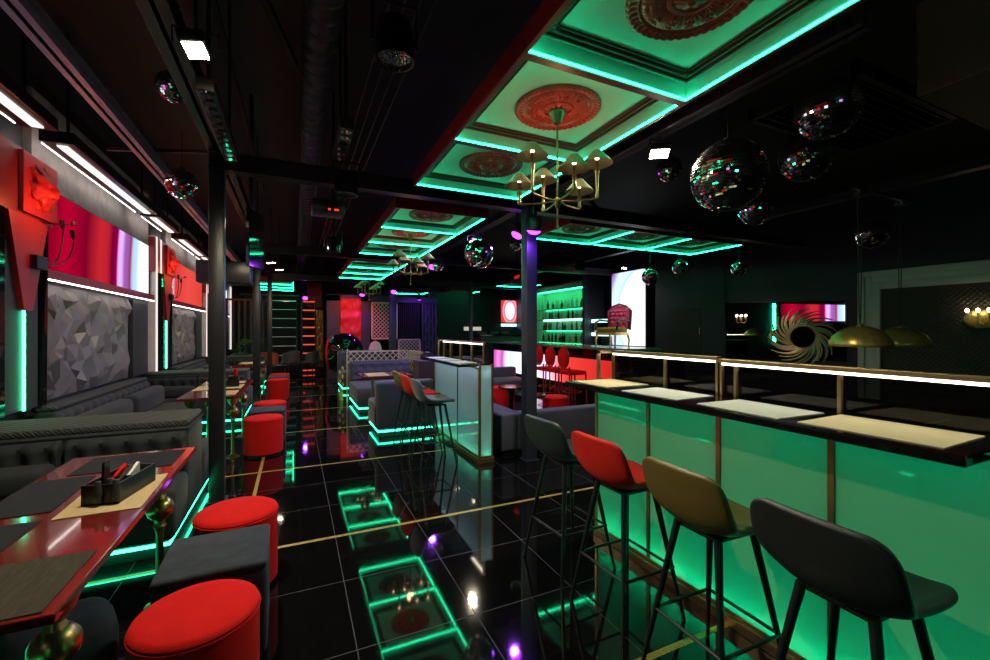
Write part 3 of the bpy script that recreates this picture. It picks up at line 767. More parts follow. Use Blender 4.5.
# low lounge sofa behind the slate blue post
s = thing('lounge_sofa', 'low grey velvet lounge sofa seen from behind, between the two glowing bars', 'sofa', (2.2, 4.55, 0))
MB().box(0, .22, .0, 2.0, .06, .5, .03, 3).build('side_back', 'velvetb', s)
MB().box(.22, 1.9, .0, .2, .06, .5, .03, 3).build('backrest', 'velvetb', s)
MB().box(.22, 1.9, .2, .7, .06, .34, .03, 3).build('seat', 'velvetb', s)
MB().box(.22, .7, .7, 2.0, .06, .34, .03, 3).build('seat', 'velvetb', s)
MB().box(.04, 1.86, .04, .66, 0, .06).build('plinth', 'gloss', s, False)
def round_table(x, y, r_, z, label):
    t = thing('cocktail_table', label, 'table', (x, y, 0))
    MB().lathe([(r_-.01, z-.03), (r_, z-.025), (r_, z-.008), (r_-.008, z)], 32).build('tabletop', 'gloss', t)
    MB().lathe([(.14, 0), (.14, .015), (.05, .04), (.035, .3), (.06, z-.03)], 20).build('pedestal', 'gloss', t)
round_table(3.15, 5.5, .22, .56, 'round glossy black cocktail table right of the slate blue post')
round_table(3.2, 6.25, .22, .58, 'round glossy cocktail table left of the slate blue post')
gl = 'red ottomans in the low lounge'
red_pouf(3.6, 5.55, .2, 'red ottoman behind the round cocktail table in the low lounge', gl, .5)
red_pouf(3.35, 6.85, .2, 'red ottoman seen just left of the slate blue post', gl, .5)
red_pouf(2.86, 6.9, .18, 'red ottoman leftmost in the low lounge, beside the small counter', gl, .45)
s = thing('lounge_sofa', 'low dark sofa under the LED bar front, behind the small counter', 'sofa', (3.6, 8.4, 0))
MB().box(0, 1.2, 0, .7, .05, .4, .04, 3).build('seat', 'velvetb', s); MB().box(0, 1.2, .7, .9, .05, .62, .04, 3).build('backrest', 'velvetb', s); MB().box(.05, 1.15, .05, .85, 0, .06).build('plinth', 'gloss', s)

# ------------------------------------------------------------------ ceiling coffers
def medallion(r_, parent, m):
    NR, NA = 50, 288
    def h(t, a):
        z = .008
        z += .012*math.exp(-((t-.95)/.025)**2)+.01*math.exp(-((t-.8)/.018)**2)
        if t > .83: z += .008*abs(math.sin(a*22))
        elif t > .36:
            q = (t-.36)/.46; c1 = abs(math.cos(a*6)); c2 = abs(math.sin(a*6))
            z += .026*math.sin(PI*min(1, q*1.15))**.7*c1**.6*(.72+.28*math.cos(a*48+q*9))
            z += .016*c2**3*math.sin(PI*q)*(.6+.4*math.cos(q*26))
        elif t > .31: z += .014
        else: z += .03*(1-(t/.31)**2)*(.35+.65*abs(math.cos(a*5+t*2)))+.014*(1 if t < .07 else 0)
        return z
    vs = [(r_*max(.002, j/NR)*math.cos(2*PI*i/NA), r_*max(.002, j/NR)*math.sin(2*PI*i/NA), -h(max(.002, j/NR), 2*PI*i/NA)) for j in range(NR+1) for i in range(NA)]
    vs += [(r_*math.cos(2*PI*i/NA), r_*math.sin(2*PI*i/NA), 0) for i in range(NA)]
    fs = [(j*NA+i, j*NA+(i+1) % NA, (j+1)*NA+(i+1) % NA, (j+1)*NA+i) for j in range(NR+1) for i in range(NA)]
    return MB().add(vs, fs).build('medallion', m, parent, ang=60)
def make_coffer(W, D, label):
    c = thing('ceiling_coffer', label, 'ceiling panel', (0, 0, 0), 0, 'green lit coffered ceiling panels')
    a, b = W/2, D/2; zf, zt = 0, .125
    MB().box(-a, -a+.025, -b, b, 0, zt).box(a-.025, a, -b, b, 0, zt).box(-a+.025, a-.025, -b, -b+.025, 0, zt).box(-a+.025, a-.025, b-.025, b, 0, zt).build('frame', 'redd', c, False)
    MB().box(-a+.025, a-.025, -b+.025, b-.025, zt-.012, zt).build('panel', 'cofferp', c, False)
    MB().box(-a+.025, -a+.029, -b+.029, b-.029, .02, zt-.012).box(a-.029, a-.025, -b+.029, b-.029, .02, zt-.012).box(-a+.025, a-.025, b-.029, b-.025, .02, zt-.012).box(-a+.025, a-.025, -b+.025, -b+.029, .02, zt-.012).build('cove_lining', 'cofferp', c, False)
    for x0, x1, y0, y1 in ((-a+.025, -a+.029, -b+.025, b-.025), (a-.033, a-.025, -b+.025, b-.025), (-a+.025, a-.025, b-.033, b-.025), (-a+.025, a-.025, -b+.025, -b+.033)):
        MB().box(x0, x1, y0, y1, .008, .017).build('led_strip', 'greenc', c, False)
    mo = MB()
    for d, t, z0, z1 in [(.085, .012, .075, .112), (.105, .02, .088, .113), (.132, .008, .098, .113)]:
        i0, j0 = a-d, b-d
        mo.box(-i0-t/2, i0+t/2, -j0-t/2, -j0+t/2, z0, z1, .002).box(-i0-t/2, i0+t/2, j0-t/2, j0+t/2, z0, z1, .002).box(-i0-t/2, -i0+t/2, -j0, j0, z0, z1, .002).box(i0-t/2, i0+t/2, -j0, j0, z0, z1, .002)
    mo.build('cornice', 'cornred', c, False)
    zc = zt-.022
    rr = random.Random(5)
    for sx in (-1, 1):
        for sy in (-1, 1):
            q = MB()
            for i in range(9):
                t = i/8
                q.sphere((sx*(a-.1-.17*t), sy*(b-.1-.02*math.sin(t*9)), zc+.006*math.sin(i*2)), (.022*(1-.5*t)), 8, (1.2, .8, .8))
                q.sphere((sx*(a-.1-.02*math.sin(t*9)), sy*(b-.1-.17*t), zc+.006*math.sin(i*2)), (.022*(1-.5*t)), 8, (.8, 1.2, .8))
            q.build('corner_scroll', 'cornred', c)
    m_ = medallion(.29, c, 'redp'); m_.location = (0, 0, zt-.012)
    return c
PX, PY = 1.16, 1.0986
cof = make_coffer(PX, PY, '')
CZ = 2.9
spots = []
nm = ['nearest', 'middle', 'farthest']
for g in range(3):
    for i in range(3):
        spots.append((1.622, .83+PY*(i+.5)+4.10*g, ['%s green lit ceiling panel with medallion in the first set overhead', '%s green lit ceiling panel in the second set, beyond the first crossbeam', '%s green lit ceiling panel in the far third set'][g] % nm[i]))
for i in range(3): spots.append((3.85+PX*i, 5.24, ['left', 'middle', 'right'][i]+' green lit ceiling panel in the cross row right of the slate blue post'))
for i in range(3): spots.append((-.6, 14.4+PY*(i), nm[i]+' green lit ceiling panel far off above the dark staircase'))
for i, (x, y) in enumerate([(4.0, 16.2), (5.6, 15.0), (6.4, 12.0)]): spots.append((x, y, ['distant green lit ceiling panel above the tall gold lattice', 'distant green lit ceiling panel above the dark DJ desk', 'distant green lit ceiling panel left of the bottle shelves'][i]))
for i, (x, y, l) in enumerate(spots):
    if i == 0: cof.location = (x, y, CZ); cof['label'] = l
    else: dup(cof, (x, y, CZ), None, l)

# ------------------------------------------------------------------ chandeliers
def chandelier(label):
    c = thing('chandelier', label, 'chandelier', (0, 0, 0), 0, 'brass cone shade chandeliers')
    MB().lathe([(.02, .58), (.028, .565), (.055, .625), (.06, .635), (.06, .645)], 18).build('canopy', 'brassd', c)
    MB().tube([(0, 0, .6), (0, 0, -.18)], .007, 8).sphere((0, 0, -.19), .012, 10).lathe([(.01, .03), (.022, .02), (.03, 0), (.02, -.03), (.01, -.05)], 14).build('stem', 'brassd', c)
    for k in range(6):
        a = 2*PI*k/6+.35; ca, sa = math.cos(a), math.sin(a); R = .28; h = .11 if k % 2 else .0
        arm = MB().tube([(0, 0, 0), (ca*R*.5, sa*R*.5, -.005), (ca*R*.97, sa*R*.97, .0), (ca*R, sa*R, .03), (ca*R, sa*R, .08+h)], .0065, 8)
        ar = arm.build('arm', 'brassd', c)
        T = Matrix.Translation((ca*R, sa*R, 0))
        MB().lathe([(.01, .0), (.016, .02), (.009, .04), (.013, .07+h), (.018, .085+h), (.009, .1+h), (.009, .16+h)], 12, T).build('candle_holder', 'brassd', ar)
        MB().lathe([(.108, .135+h), (.106, .137+h), (.028, .225+h), (.03, .226+h), (.11, .1365+h)], 24, T, False).build('shade', 'shade', ar)
        MB().sphere((ca*R, sa*R, .175+h), .014, 10).build('bulb', 'bulb', ar)
    return c
ch = chandelier('nearest brass chandelier with cone shades, hanging from the red medallion')
ch.location = (1.622, 2.48, 2.376); ch.scale = (.943,)*3
light('chandelier_glow', 'POINT', (1.622, 2.48, 2.62), (1, .5, .22), 3.2, .05)
light('chandelier_glow', 'POINT', (1.622, 6.58, 2.62), (1, .5, .22), 3, .05)
dup(ch, (1.622, 6.58, 2.376), .3, 'second brass chandelier with cone shades, over the mid room sofas')
dup(ch, (1.622, 10.68, 2.376), .7, 'farthest brass chandelier, dim, above the black egg chair')

# ------------------------------------------------------------------ mirror balls
def ball(r_, label, u, loc, cable=3.4):
    b = thing('mirror_ball', label, 'mirror ball', loc, 0, 'mirror balls hanging from the ceiling')
    MB().sphere((0, 0, 0), r_*.985, 24).build('core', 'core', b)
    nl = max(10, int(u*1.55)); t = MB(); rnd = random.Random(int(r_*1000))
    for j in range(nl):
        t0, t1 = PI*j/nl+.012, PI*(j+1)/nl-.012; n = max(4, int(round(2*nl*math.sin((t0+t1)/2))))
        for i in range(n):
            a0, a1 = 2*PI*(i+.05)/n, 2*PI*(i+.95)/n
            P = [Vector((math.sin(tt)*math.cos(aa), math.sin(tt)*math.sin(aa), math.cos(tt)))*r_ for tt, aa in ((t0, a0), (t1, a0), (t1, a1), (t0, a1))]
            c0 = sum(P, Vector())/4; q = Matrix.Rotation(rnd.gauss(0, .035), 3, Vector((rnd.random()-.5, rnd.random()-.5, rnd.random()-.5)).normalized())
            t.add([c0*1.004+q@(p-c0) for p in P], [(0, 1, 2, 3)])
    t.build('mirror_tiles', 'chrome', b, False, fix=False)
    MB().lathe([(.03, r_*.98), (.03, r_+.012), (.008, r_+.02), (.005, r_+.03), (.0035, r_+.04), (.0035, cable-loc[2])], 10).build('hanger', 'steel', b)
    return b
def W(u, v, d):
    F, S, CC = 430., .42174, .90671
    a = (u-495)/F
    return ((S+a*CC)*d, (CC-a*S)*d, 1.5-(v-330)/F*d)
for u, v, px, d, n, l in [(728, 176, 35, 3.05, 26, 'largest mirror ball, hanging above the long bar'), (828, 109, 29, 3.0, 20, 'mirror ball at the top right, highest of the cluster'), (806, 157, 24, 3.5, 18, 'mirror ball below the highest one on the right'),
        (756, 209, 16, 4.2, 16, 'small mirror ball touching the lower right of the largest one'), (669, 169, 12.5, 4.3, 14, 'small mirror ball under the floodlight above the long bar'), (872, 234, 14, 5.2, 16, 'mirror ball between the cords of the gold dome pendants'),
        (479, 254, 14.5, 5.2, 18, 'mirror ball under the bright floodlight in the room centre'), (182, 184, 14.5, 4.1, 16, 'mirror ball near the left wall, under the lilac beam'), (174, 87, 15.5, 3.0, 16, 'mirror ball at the upper left, partly behind a beam'),
        (516, 244, 6.5, 7.5, 12, 'tiny mirror ball under the violet lamp beside the slate blue post'), (650, 277, 8, 7.0, 12, 'small mirror ball in front of the bright white screen'), (680, 267, 7.5, 7.2, 12, 'small mirror ball right of the bright white screen'),
        (739, 269, 7.5, 7.2, 12, 'small mirror ball on the dark wall above the sconce'), (438, 266, 5.5, 8.3, 10, 'tiny mirror ball beside the far violet lamp')]:
    ball(px*d/430, l, n, W(u, v, d))

# ------------------------------------------------------------------ stage and flood lamps
def flood(loc, aim, label, power, group='bright floodlights', col=(1, .84, .6), ang=164):
    f = thing('floodlight', label, 'floodlight', loc, 0, group)
    rot = (Vector(aim)-Vector(loc)).to_track_quat('-Z', 'Y').to_matrix().to_4x4()
    b = MB(); b.box(-.085, .085, -.06, .06, .0, .06, .01, 2, rot); b.build('housing', 'plastic', f)
    MB().box(-.07, .07, -.045, .045, -.004, .001, 0, 2, rot).build('lens', 'lamp', f, False)
    MB().tube([(-.1, 0, .02), (-.1, 0, .1), (.1, 0, .1), (.1, 0, .02)], .006, 6).tube([(0, 0, .1), (0, 0, 4.1-loc[2])], .008, 6).build('bracket', 'steel', f)
    d = (Vector(aim)-Vector(loc)).normalized()
    light('flood', 'SPOT', Vector(loc)+d*.03, col, power, .05, aim, ang, .5)
    return f
flood((-.46, 2.64, 2.93), (.1, 2.6, 0), 'bright floodlight at the top left on the beam, nearest the camera', 150)
flood((-.46, 6.6, 2.93), (0, 6.8, 0), 'second bright floodlight along the left beam', 90)
flood((-.46, 10.3, 2.93), (0, 10.8, 0), 'third floodlight along the left beam', 60)
flood((-.33, 11.2, 2.9), (0, 11.8, 0), 'farthest small floodlight along the left beam', 30)
flood((2.68, 2.6, 2.93), (2.0, 1.6, 0), 'bright floodlight above the long bar, beside a small mirror ball', 120)
flood((2.63, 6.5, 2.93), (1.7, 6.6, 0), 'bright floodlight just above the mirror ball in the room centre', 80)
flood((6.9, 7.75, 2.93), (6.5, 8.0, 0), 'floodlight at the upper left of the bright white screen', 40)
def violet(loc, aim, label, power=25, lens='violet', col=(.32, .06, 1), cone=140):
    f = thing('stage_light', label, 'stage light', loc, 0, 'coloured stage lights')
    q = (Vector(loc)-Vector(aim)).to_track_quat('Z', 'Y').to_matrix().to_4x4()
    MB().lathe([(.05, .14), (.07, .12), (.085, .02), (.085, 0)], 18, q).build('body', 'plastic', f)
    MB().lathe([(.075, .002), (.07, -.018), (.05, -.036), (.02, -.045)], 18, q).build('lens', lens, f)
    MB().tube([(-.1, 0, 0), (-.1, 0, .16), (.1, 0, .16), (.1, 0, 0)], .008, 6).tube([(0, 0, .16), (0, 0, 4.1-loc[2])], .012, 6).build('yoke', 'plastic', f)
    light('stage_spot', 'SPOT', Vector(loc)+(Vector(aim)-Vector(loc)).normalized()*.07, col, power, .05, aim, cone, .6)
violet((2.39, 4.12, 2.60), (2.44, 4.36, 1.9), 'violet stage light on the front of the slate blue post top', 12)
violet((2.62, 4.95, 2.74), (1.6, 5.2, .8), 'violet stage light just left of the slate blue post, behind it', 50)
violet((2.55, 8.5, 2.79), (1.6, 7.2, .4), 'violet stage light left of the ball in the room centre, farther back', 70)
violet((2.7, 13.05, 2.65), (2.0, 11.5, .5), 'violet stage light on the slim post before the tall gold lattice', 45)
violet((1.9, 13.9, 2.6), (1.8, 13.5, 1.0), 'violet stage light at the top right of the red wall panel', 30)
violet((3.55, 13.3, 2.5), (4.0, 14.3, 1.3), 'small violet stage light above the dark curtain', 40)
violet((.32, 16.2, 2.6), (.3, 14.5, .3), 'violet stage light above the red lit steps', 12)
def parcan(loc, label, r_=.1):
    f = thing('par_can', label, 'stage light', loc, 0, 'unlit stage cans overhead')
    MB().lathe([(.4*r_, .22), (.8*r_, .2), (r_, .12), (1.02*r_, .0), (.9*r_, .0), (.85*r_, .02)], 24).build('body', 'gloss', f)
    lens = MB()
    for i in range(3):
        n = [1, 7, 13][i]
        for k in range(n): lens.sphere((r_*.36*i*math.cos(2*PI*k/n), r_*.36*i*math.sin(2*PI*k/n), .012), r_*.15, 8)
    lens.build('lens_cluster', 'cglass', f); MB().lathe([(.84*r_, .016), (.84*r_, .02)], 24).build('reflector', 'chrome', f)
    MB().tube([(-r_*1.15, 0, .08), (-r_*1.15, 0, .3), (r_*1.15, 0, .3), (r_*1.15, 0, .08)], .01, 6).build('yoke', 'plastic', f)
    MB().tube([(0, 0, .3), (0, 0, 4.1-loc[2])], .015, 6).build('clamp', 'plastic', f)
parcan((.47, 2.25, 2.9), 'large stage can with clustered lenses overhead, left of the green panels')
parcan((.42, 4.1, 2.72), 'second stage can hanging before the crossbeam')
parcan((.5, 6.6, 2.62), 'small stage can in the row beneath the round duct, beyond the crossbeam')
parcan((5.4, 7.4, 2.75), 'stage can hanging left of the bright white screen')
def ledbar(x, y0, y1, z, label, top=4.1):
    f = thing('led_bar', label, 'light bar', (x, y0, z)); L = y1-y0
    MB().box(-.05, .05, 0, L, 0, .08, .006).build('housing', 'plastic', f, False)
    n = int(L/.1)
    for i in range(n):
        MB().lathe([(.035, -.003), (.03, .012)], 12, Matrix.Translation((0, (i+.5)*L/n, -.004))).build('lens', 'chrome', f)
    for q in (.1, L-.13): MB().box(-.01, .01, q, q+.03, .08, top-z).build('bracket', 'steel', f, False)
ledbar(-.47, 2.95, 4.1, 2.88, 'LED bar with a row of round lenses under the left beam')
ledbar(.34, 3.25, 3.9, 2.95, 'LED bar with round lenses beneath the round duct')
# ducts, trays
d = thing('ventilation_duct', 'long round spiral duct running overhead, faint violet sheen', 'duct', (.17, -.5, 3.62))
du = MB(); NS = 110
for k in range(NS):
    y = k*.16
    du.lathe([(.12, y), (.128, y+.01), (.12, y+.02), (.12, y+.16)], 18, Matrix.Rotation(-PI/2, 4, 'X'), False)
du.build('duct_tube', mat('galvanised_duct', (.12, .12, .14), .35, .8), d)
t = thing('cable_tray', 'black wire cable tray running overhead beside the duct', 'cable tray', (.62, -.5, 3.4))
tr = MB()
for x in (-.12, -.04, .04, .12): tr.tube([(x, 0, 0), (x, 17, 0)], .008, 5)
for k in range(60): tr.tube([(-.12, .3*k, 0), (.12, .3*k, 0)], .006, 5)
tr.build('wire_mesh', 'steel', t)
ac = thing('ceiling_duct_box', 'dull brown sheet metal ceiling box at the top right corner', 'duct', (3.63, -.2, 3.0))
MB().box(0, 1.6, 0, 1.57, 0, .6, .01).build('casing', mat('brown_sheet', (.12, .1, .075), .5, .2), ac, False)
MB().box(.3, .9, .5, 1.1, -.012, 0).build('hatch', 'steel', ac, False)
gr = thing('air_grille', 'black louvred air grille right of the highest mirror ball', 'grille', (3.55, 1.65, 3.3))
MB().box(0, 1.6, 0, .04, 0, .1).box(0, 1.6, .76, .8, 0, .1).box(0, .04, 0, .8, 0, .1).box(1.56, 1.6, 0, .8, 0, .1).build('frame', 'steel', gr, False)
sl = MB()
for k in range(10): sl.box(.04, 1.56, .06+.07*k, .07+.07*k, .0, .06)
sl.build('louvres', 'steel', gr, False)
pr = thing('projector', 'black projector box hanging with red indicator lights under the duct', 'projector', (.32, 5.0, 2.75))
MB().box(-.16, .16, -.14, .14, 0, .13, .015).build('case', 'plastic', pr); MB().tube([(.06, 0, .13), (.06, 0, 1.35)], .015, 8).build('mount', 'plastic', pr)
MB().box(.0, .02, -.145, -.14, .02, .035).box(.06, .1, -.145, -.14, .02, .035).build('indicator', 'dotred', pr, False)
sp = thing('hanging_screen', 'glossy black monitor hanging right of the nearest post', 'monitor', (-.4, 5.4, 2.18), 1.25)
MB().box(-.18, .18, -.02, .02, 0, .62, .006).build('panel', 'gloss', sp, False); MB().box(-.02, .02, .02, .05, .3, 1.9).build('mount', 'steel', sp, False)
sp = thing('ceiling_speaker', 'large black box hanging low behind the nearest post', 'speaker', (-1.1, 8.2, 2.25))
MB().box(-.3, .45, -.2, .25, 0, .35, .02).build('cabinet', 'plastic', sp); MB().tube([(0, 0, .35), (0, 0, .82)], .02, 8).build('bracket', 'steel', sp)

# ------------------------------------------------------------------ gold dome pendants
def dome(u, v, d, wpx, label, ztop=2.95):
    x, y, z = W(u, v, d); r_ = wpx/2*d/430
    p = thing('dome_pendant', label, 'pendant lamp', (x, y, z), 0, 'gold dome pendants')
    prof = [(r_*math.cos(t*PI/2), r_*.8*math.sin(t*PI/2)) for t in [i/10 for i in range(10)]]+[(.03, r_*.805)]
    MB().lathe(prof, 40, None, False).build('dome', 'goldp', p, solid=.004)
    MB().lathe([(.03, r_*.8), (.03, r_*.86), (.012, r_*.9)], 14).build('cap', 'brass', p)
    for s in (-.05, .05): MB().tube([(0, 0, r_*.88), (s*.3, 0, r_*.88+.1), (s, 0, ztop-z)], .005, 6).build('cord', 'steel', p)
    MB().lathe([(.06, ztop-z), (.06, ztop-z+.03)], 14).build('ceiling_rose', 'chrome', p)
    MB().sphere((0, 0, r_*.15), .03, 12).build('bulb', 'plastic', p)
dome(860, 346.5, 4.6, 51, 'left gold dome pendant lamp above the long bar')
dome(900, 346, 5.0, 46, 'right gold dome pendant lamp above the long bar')
tag(MB().box(-.6, .6, -.02, .02, 0, .03).build('pendant_rail', 'steel', None, False, loc=(5.9, 2.5, 2.98)), 'thin black rail carrying the gold dome pendants', 'rail')

# ------------------------------------------------------------------ right walls: mirror, frame, sconces
wd = Vector((9.95-7.6, 4.68-7.5, 0)).normalized()
ang = math.atan2(wd.y, wd.x)         # local +x along the wall towards the camera side, local -y into the room
def on_wall(s, z, off=0):
    n = Vector((wd.y, -wd.x, 0)); 
    return Vector((7.6, 7.5, z))+wd*s+n*off
mr = thing('wall_mirror', 'wide frameless dark mirror behind the sunburst on the right wall', 'mirror', on_wall(1.47, .88, .0), ang)
MB().box(0, 2.05, -.03, -.004, 0, 1.2).build('mirror_glass', 'mirror', mr, False)
MB().box(-.02, 0, -.032, -.002, -.02, 1.22).box(2.05, 2.07, -.032, -.002, -.02, 1.22).build('edge', 'gloss', mr, False)
pil = tag(MB().box(1.0, 1.42, -.12, -.002, 0, 4.05).build('wall_pilaster', 'navy', None, False, loc=on_wall(0, 0)), 'dark pilaster left of the wide mirror on the right wall', 'pilaster'); pil.rotation_euler = (0, 0, ang)
dp = thing('black_wall_panel', 'black rectangular panel low on the dark wall right of the white screen', 'wall panel', on_wall(.28, .6), ang)
MB().box(0, .68, -.04, -.002, 0, 1.38, .005).build('panel', 'black', dp, False); MB().box(.64, .66, -.06, -.04, .8, .95).build('catch', 'brass', dp, False)
def locate(u, v):
    # the point of the angled wall behind a direction
    F, S, CC = 430., .42174, .90671
    a = (u-495)/F; dx, dy = S+a*CC, CC-a*S
    det = dx*(-wd.y)+wd.x*dy
    t = (7.6*(-wd.y)+wd.x*7.5)/det
    return Vector((dx*t, dy*t, 1.5-(v-330)/F*t)), t
c0, t0 = locate(802, 337)
sb = thing('sunburst_mirror', 'swirling gold sunburst mirror hanging in front of the wide mirror', 'mirror', c0+Vector((wd.y, -wd.x, 0))*.07, ang)
rs = 26*t0/430
for ring, (n, r0, r1, sw) in enumerate([(40, .44, 1.06, .8), (40, .4, .92, .7)]):
    q = MB()
    for k in range(n):
        a = 2*PI*(k+.5*ring)/n; pts = []
        for i in range(6):
            t = i/5; rr_ = rs*(r0+(r1*(1+.07*math.sin(k*2.3))-r0)*t); aa = a-sw*t**1.3
            pts.append(Vector((rr_*math.cos(aa), -.012*ring-.02*math.sin(t*PI), rr_*math.sin(aa))))
        q.tube(pts, .022*rs/.55, 5, .008)
    q.build('ray_ring', 'raygold', sb)
MB().lathe([(rs*.4, 0), (rs*.44, .02), (rs*.42, .035), (rs*.38, .03)], 30, Matrix.Rotation(PI/2, 4, 'X'), False).build('rim', 'brass', sb)
MB().lathe([(rs*.4, 0), (rs*.4, .01)], 30, Matrix.Rotation(PI/2, 4, 'X')).build('mirror_glass', 'mirror', sb)
def sconce(loc, rz, label, plate):
    s = thing('wall_sconce', label, 'wall lamp', loc, rz)
    if plate: MB().lathe([(.2, 0), (.2, .015), (.18, .025)], 30, Matrix.Rotation(PI/2, 4, 'X') @ Matrix.Scale(.75, 4, (0, 1, 0))).build('back_plate', 'goldp', s)
    else: MB().lathe([(.06, 0), (.05, .02), (.02, .03)], 16, Matrix.Rotation(PI/2, 4, 'X')).build('back_plate', 'brass', s)
    for k in (-1, 0, 1):
        x = .12*k
        a = MB().tube([(0, -.02, -.05), (x*.5, -.1, -.1), (x, -.14, -.06), (x, -.14, .02)], .01, 8).build('arm', 'goldp', s)
        MB().lathe([(.03, .02), (.03, .03), (.014, .035), (.014, .1)], 12, Matrix.Translation((x, -.14, 0))).build('candle', 'paper', a)
        MB().sphere((x, -.14, .13), .024, 10, (1, 1, 1.5)).build('bulb', 'bulb', a)
    return s
p_, t_ = locate(741, 320)
sc1 = sconce(p_+Vector((wd.y, -wd.x, 0))*.035, ang, 'small candle sconce left of the sunburst, three bulbs', False); sc1.scale = (.7, .7, .7)
wf = thing('framed_wall_panel', 'large dark quilted wall panel in a pale moulded frame at the right edge', 'wall panel', (9.93, -2, 0))
fr = MB()
for k, (w0, w1, t_) in enumerate([(0, .1, .1), (.1, .2, .05), (.2, .34, .08)]):
    fr.box(-t_, 0, 6.57-w1, 6.57-w0, .2, 2.6-w0, .008).box(-t_, 0, 0, 6.57-w1-.0005, 2.6-w1, 2.6-w0, .004)
fr.build('moulded_frame', 'framew', wf)
MB().box(-.02, 0, 0, 6.22, .2, 2.26).build('quilted_field', 'quiltw', wf, False)
sconce((9.88, 2.93, 1.68), -PI/2, 'gold oval sconce with bright candle bulbs at the right edge', True)

# ------------------------------------------------------------------ back bar with LED front
bb = thing('back_bar_counter', 'far bar counter with a glowing LED picture front and green lit top', 'bar counter', (5.7, 6.2, 0))
MB().box(0, .6, 0, 6.2, .0, 1.1).build('body', 'gloss', bb, False)
MB().box(-.2, .7, -.05, 6.25, 1.1, 1.15, .008).build('counter_top', mat('pale_counter', (.12, .2, .19), .15), bb, False)
LED2 = [(0, (.5, .01, .01)), (.34, (.9, .05, .04)), (.39, (1.1, .15, .15)), (.43, (1.1, .5, .65)), (.47, (1.2, .85, 1.0)), (.52, (1.0, .7, 1.1)), (.56, (1.3, 1.1, 1.3)), (.72, (1.2, 1.2, 1.3)), (.8, (.7, .95, 1.1)), (.86, (.9, .8, 1.2)), (.90, (.55, .1, .45)), (.95, (.9, .3, .8)), (1, (.6, .05, .35))]
MB().box(-.02, 0, .1, 6.1, .28, .88).build('led_front', screen_material('bar_led_picture', 1, .1, 6.1, LED2, 1.0, .08, .58), bb, False)
def oval_chair(x, y, rz, label):
    c = thing('oval_back_chair', label, 'chair', (x, y, 0), rz, 'red oval back chairs at the far bar')
    MB().box(-.2, .22, -.21, .21, .58, .66, .03, 3).build('seat', 'redv', c)
    q = Matrix.Translation((-.22, 0, .93)) @ Matrix.Rotation(PI/2, 4, 'Y')
    MB().lathe([(.15, -.02), (.17, -.012), (.17, .012), (.15, .02)], 28, q @ Matrix.Scale(1.15, 4, (1, 0, 0))).build('backrest', 'redv', c)
    pts = [(-.22, .19*math.sin(2*PI*k/28), .93+.215*math.cos(2*PI*k/28)) for k in range(29)]
    MB().tube(pts, .016, 6).build('back_frame', 'redd', c)
    for sx in (-.2, .2):
        for sy in (-.19, .19): MB().tube([(sx, sy, .6 if sx > 0 else .75), (sx*1.08, sy*1.08, 0)], .017, 8, .013).build('leg', 'redd', c)
    pts = [(.19*math.cos(2*PI*k/24), .19*math.sin(2*PI*k/24), .22) for k in range(25)]
    MB().tube(pts, .01, 6).build('foot_ring', 'redd', c)
for k, y in enumerate((8.42, 7.93, 7.42)): oval_chair(5.22, y, 0, ['farthest', 'middle', 'nearest'][k]+' of three red oval back chairs at the far bar')
st = thing('stage_platform', 'pale topped platform behind the far bar, under the throne chair', 'platform', (6.42, 7.45, 0))
MB().box(0, .98, 0, 2.1, 0, 1.06).build('base', 'black', st, False); MB().box(-.0, .98, -.02, 2.1, 1.06, 1.1).build('deck', mat('deck_teal', (.1, .2, .2), .2), st, False)
LED3 = [(0, (1.2, 1.2, 1.25)), (.58, (1.2, 1.2, 1.25)), (.62, (.5, .78, 1.0)), (.68, (.7, .92, 1.1)), (.84, (.7, .85, 1.1)), (.9, (.4, .4, .85)), (1, (.3, .08, .3))]
ls = thing('led_screen', 'tall bright white LED screen behind the throne chair', 'screen', (7.42, 7.68, 1.12))
MB().box(0, .05, 0, 1.12, 0, 1.82).build('picture_panel', screen_material('tall_led_picture', 1, 0, 1.12, LED3, 1.0, 0, .75, (.1, 1.25, 1.75)), ls, False)
MB().box(.05, .16, -.02, 1.14, -.02, 1.84).build('housing', 'plastic', ls, False)
tc_ = thing('throne_chair', 'carved throne chair with plum tufted back and mustard seat on the platform', 'chair', (6.95, 8.2, 1.1), 3.4)
tc_.scale = (1.1, 1.1, 1.0)
MB().box(-.2, .26, -.24, .24, .34, .46, .03, 3).build('seat', 'yell', tc_)
MB().box(-.22, .28, -.26, .26, .28, .35, .01).build('seat_rail', 'goldp', tc_, False)
MB().prism([(-.25, .42), (.25, .42), (.28, .85), (.18, .95), (.0, 1.0), (-.18, .95), (-.28, .85)], 0, -.27, -.2).build('backrest', 'purple', tc_, False)
tt = MB(); tuft(tt, .4, .42, 4, 4, .04, .02, Matrix.Translation((-.2, -.2, .46)) @ Matrix.Rotation(PI/2, 4, 'Z')); tt.build('tufted_pad', 'purple', tc_, ang=80)
MB().tube([(-.235, -.27, .4), (-.24, -.3, .86), (-.24, -.19, .97), (-.24, 0, 1.03), (-.24, .19, .97), (-.24, .3, .86), (-.235, .27, .4)], .025, 8).build('carved_frame', 'wood', tc_)
for sy in (-1, 1):
    MB().tube([(-.22, .27*sy, .62), (.1, .28*sy, .64), (.24, .28*sy, .58), (.25, .27*sy, .4)], .024, 8).build('armrest', 'wood', tc_)
    for sx in (-.21, .25): MB().tube([(sx, .23*sy, .3), (sx*1.15, .25*sy, .15), (sx*1.05, .24*sy, 0)], .026, 8, .016).build('leg', 'goldp', tc_)
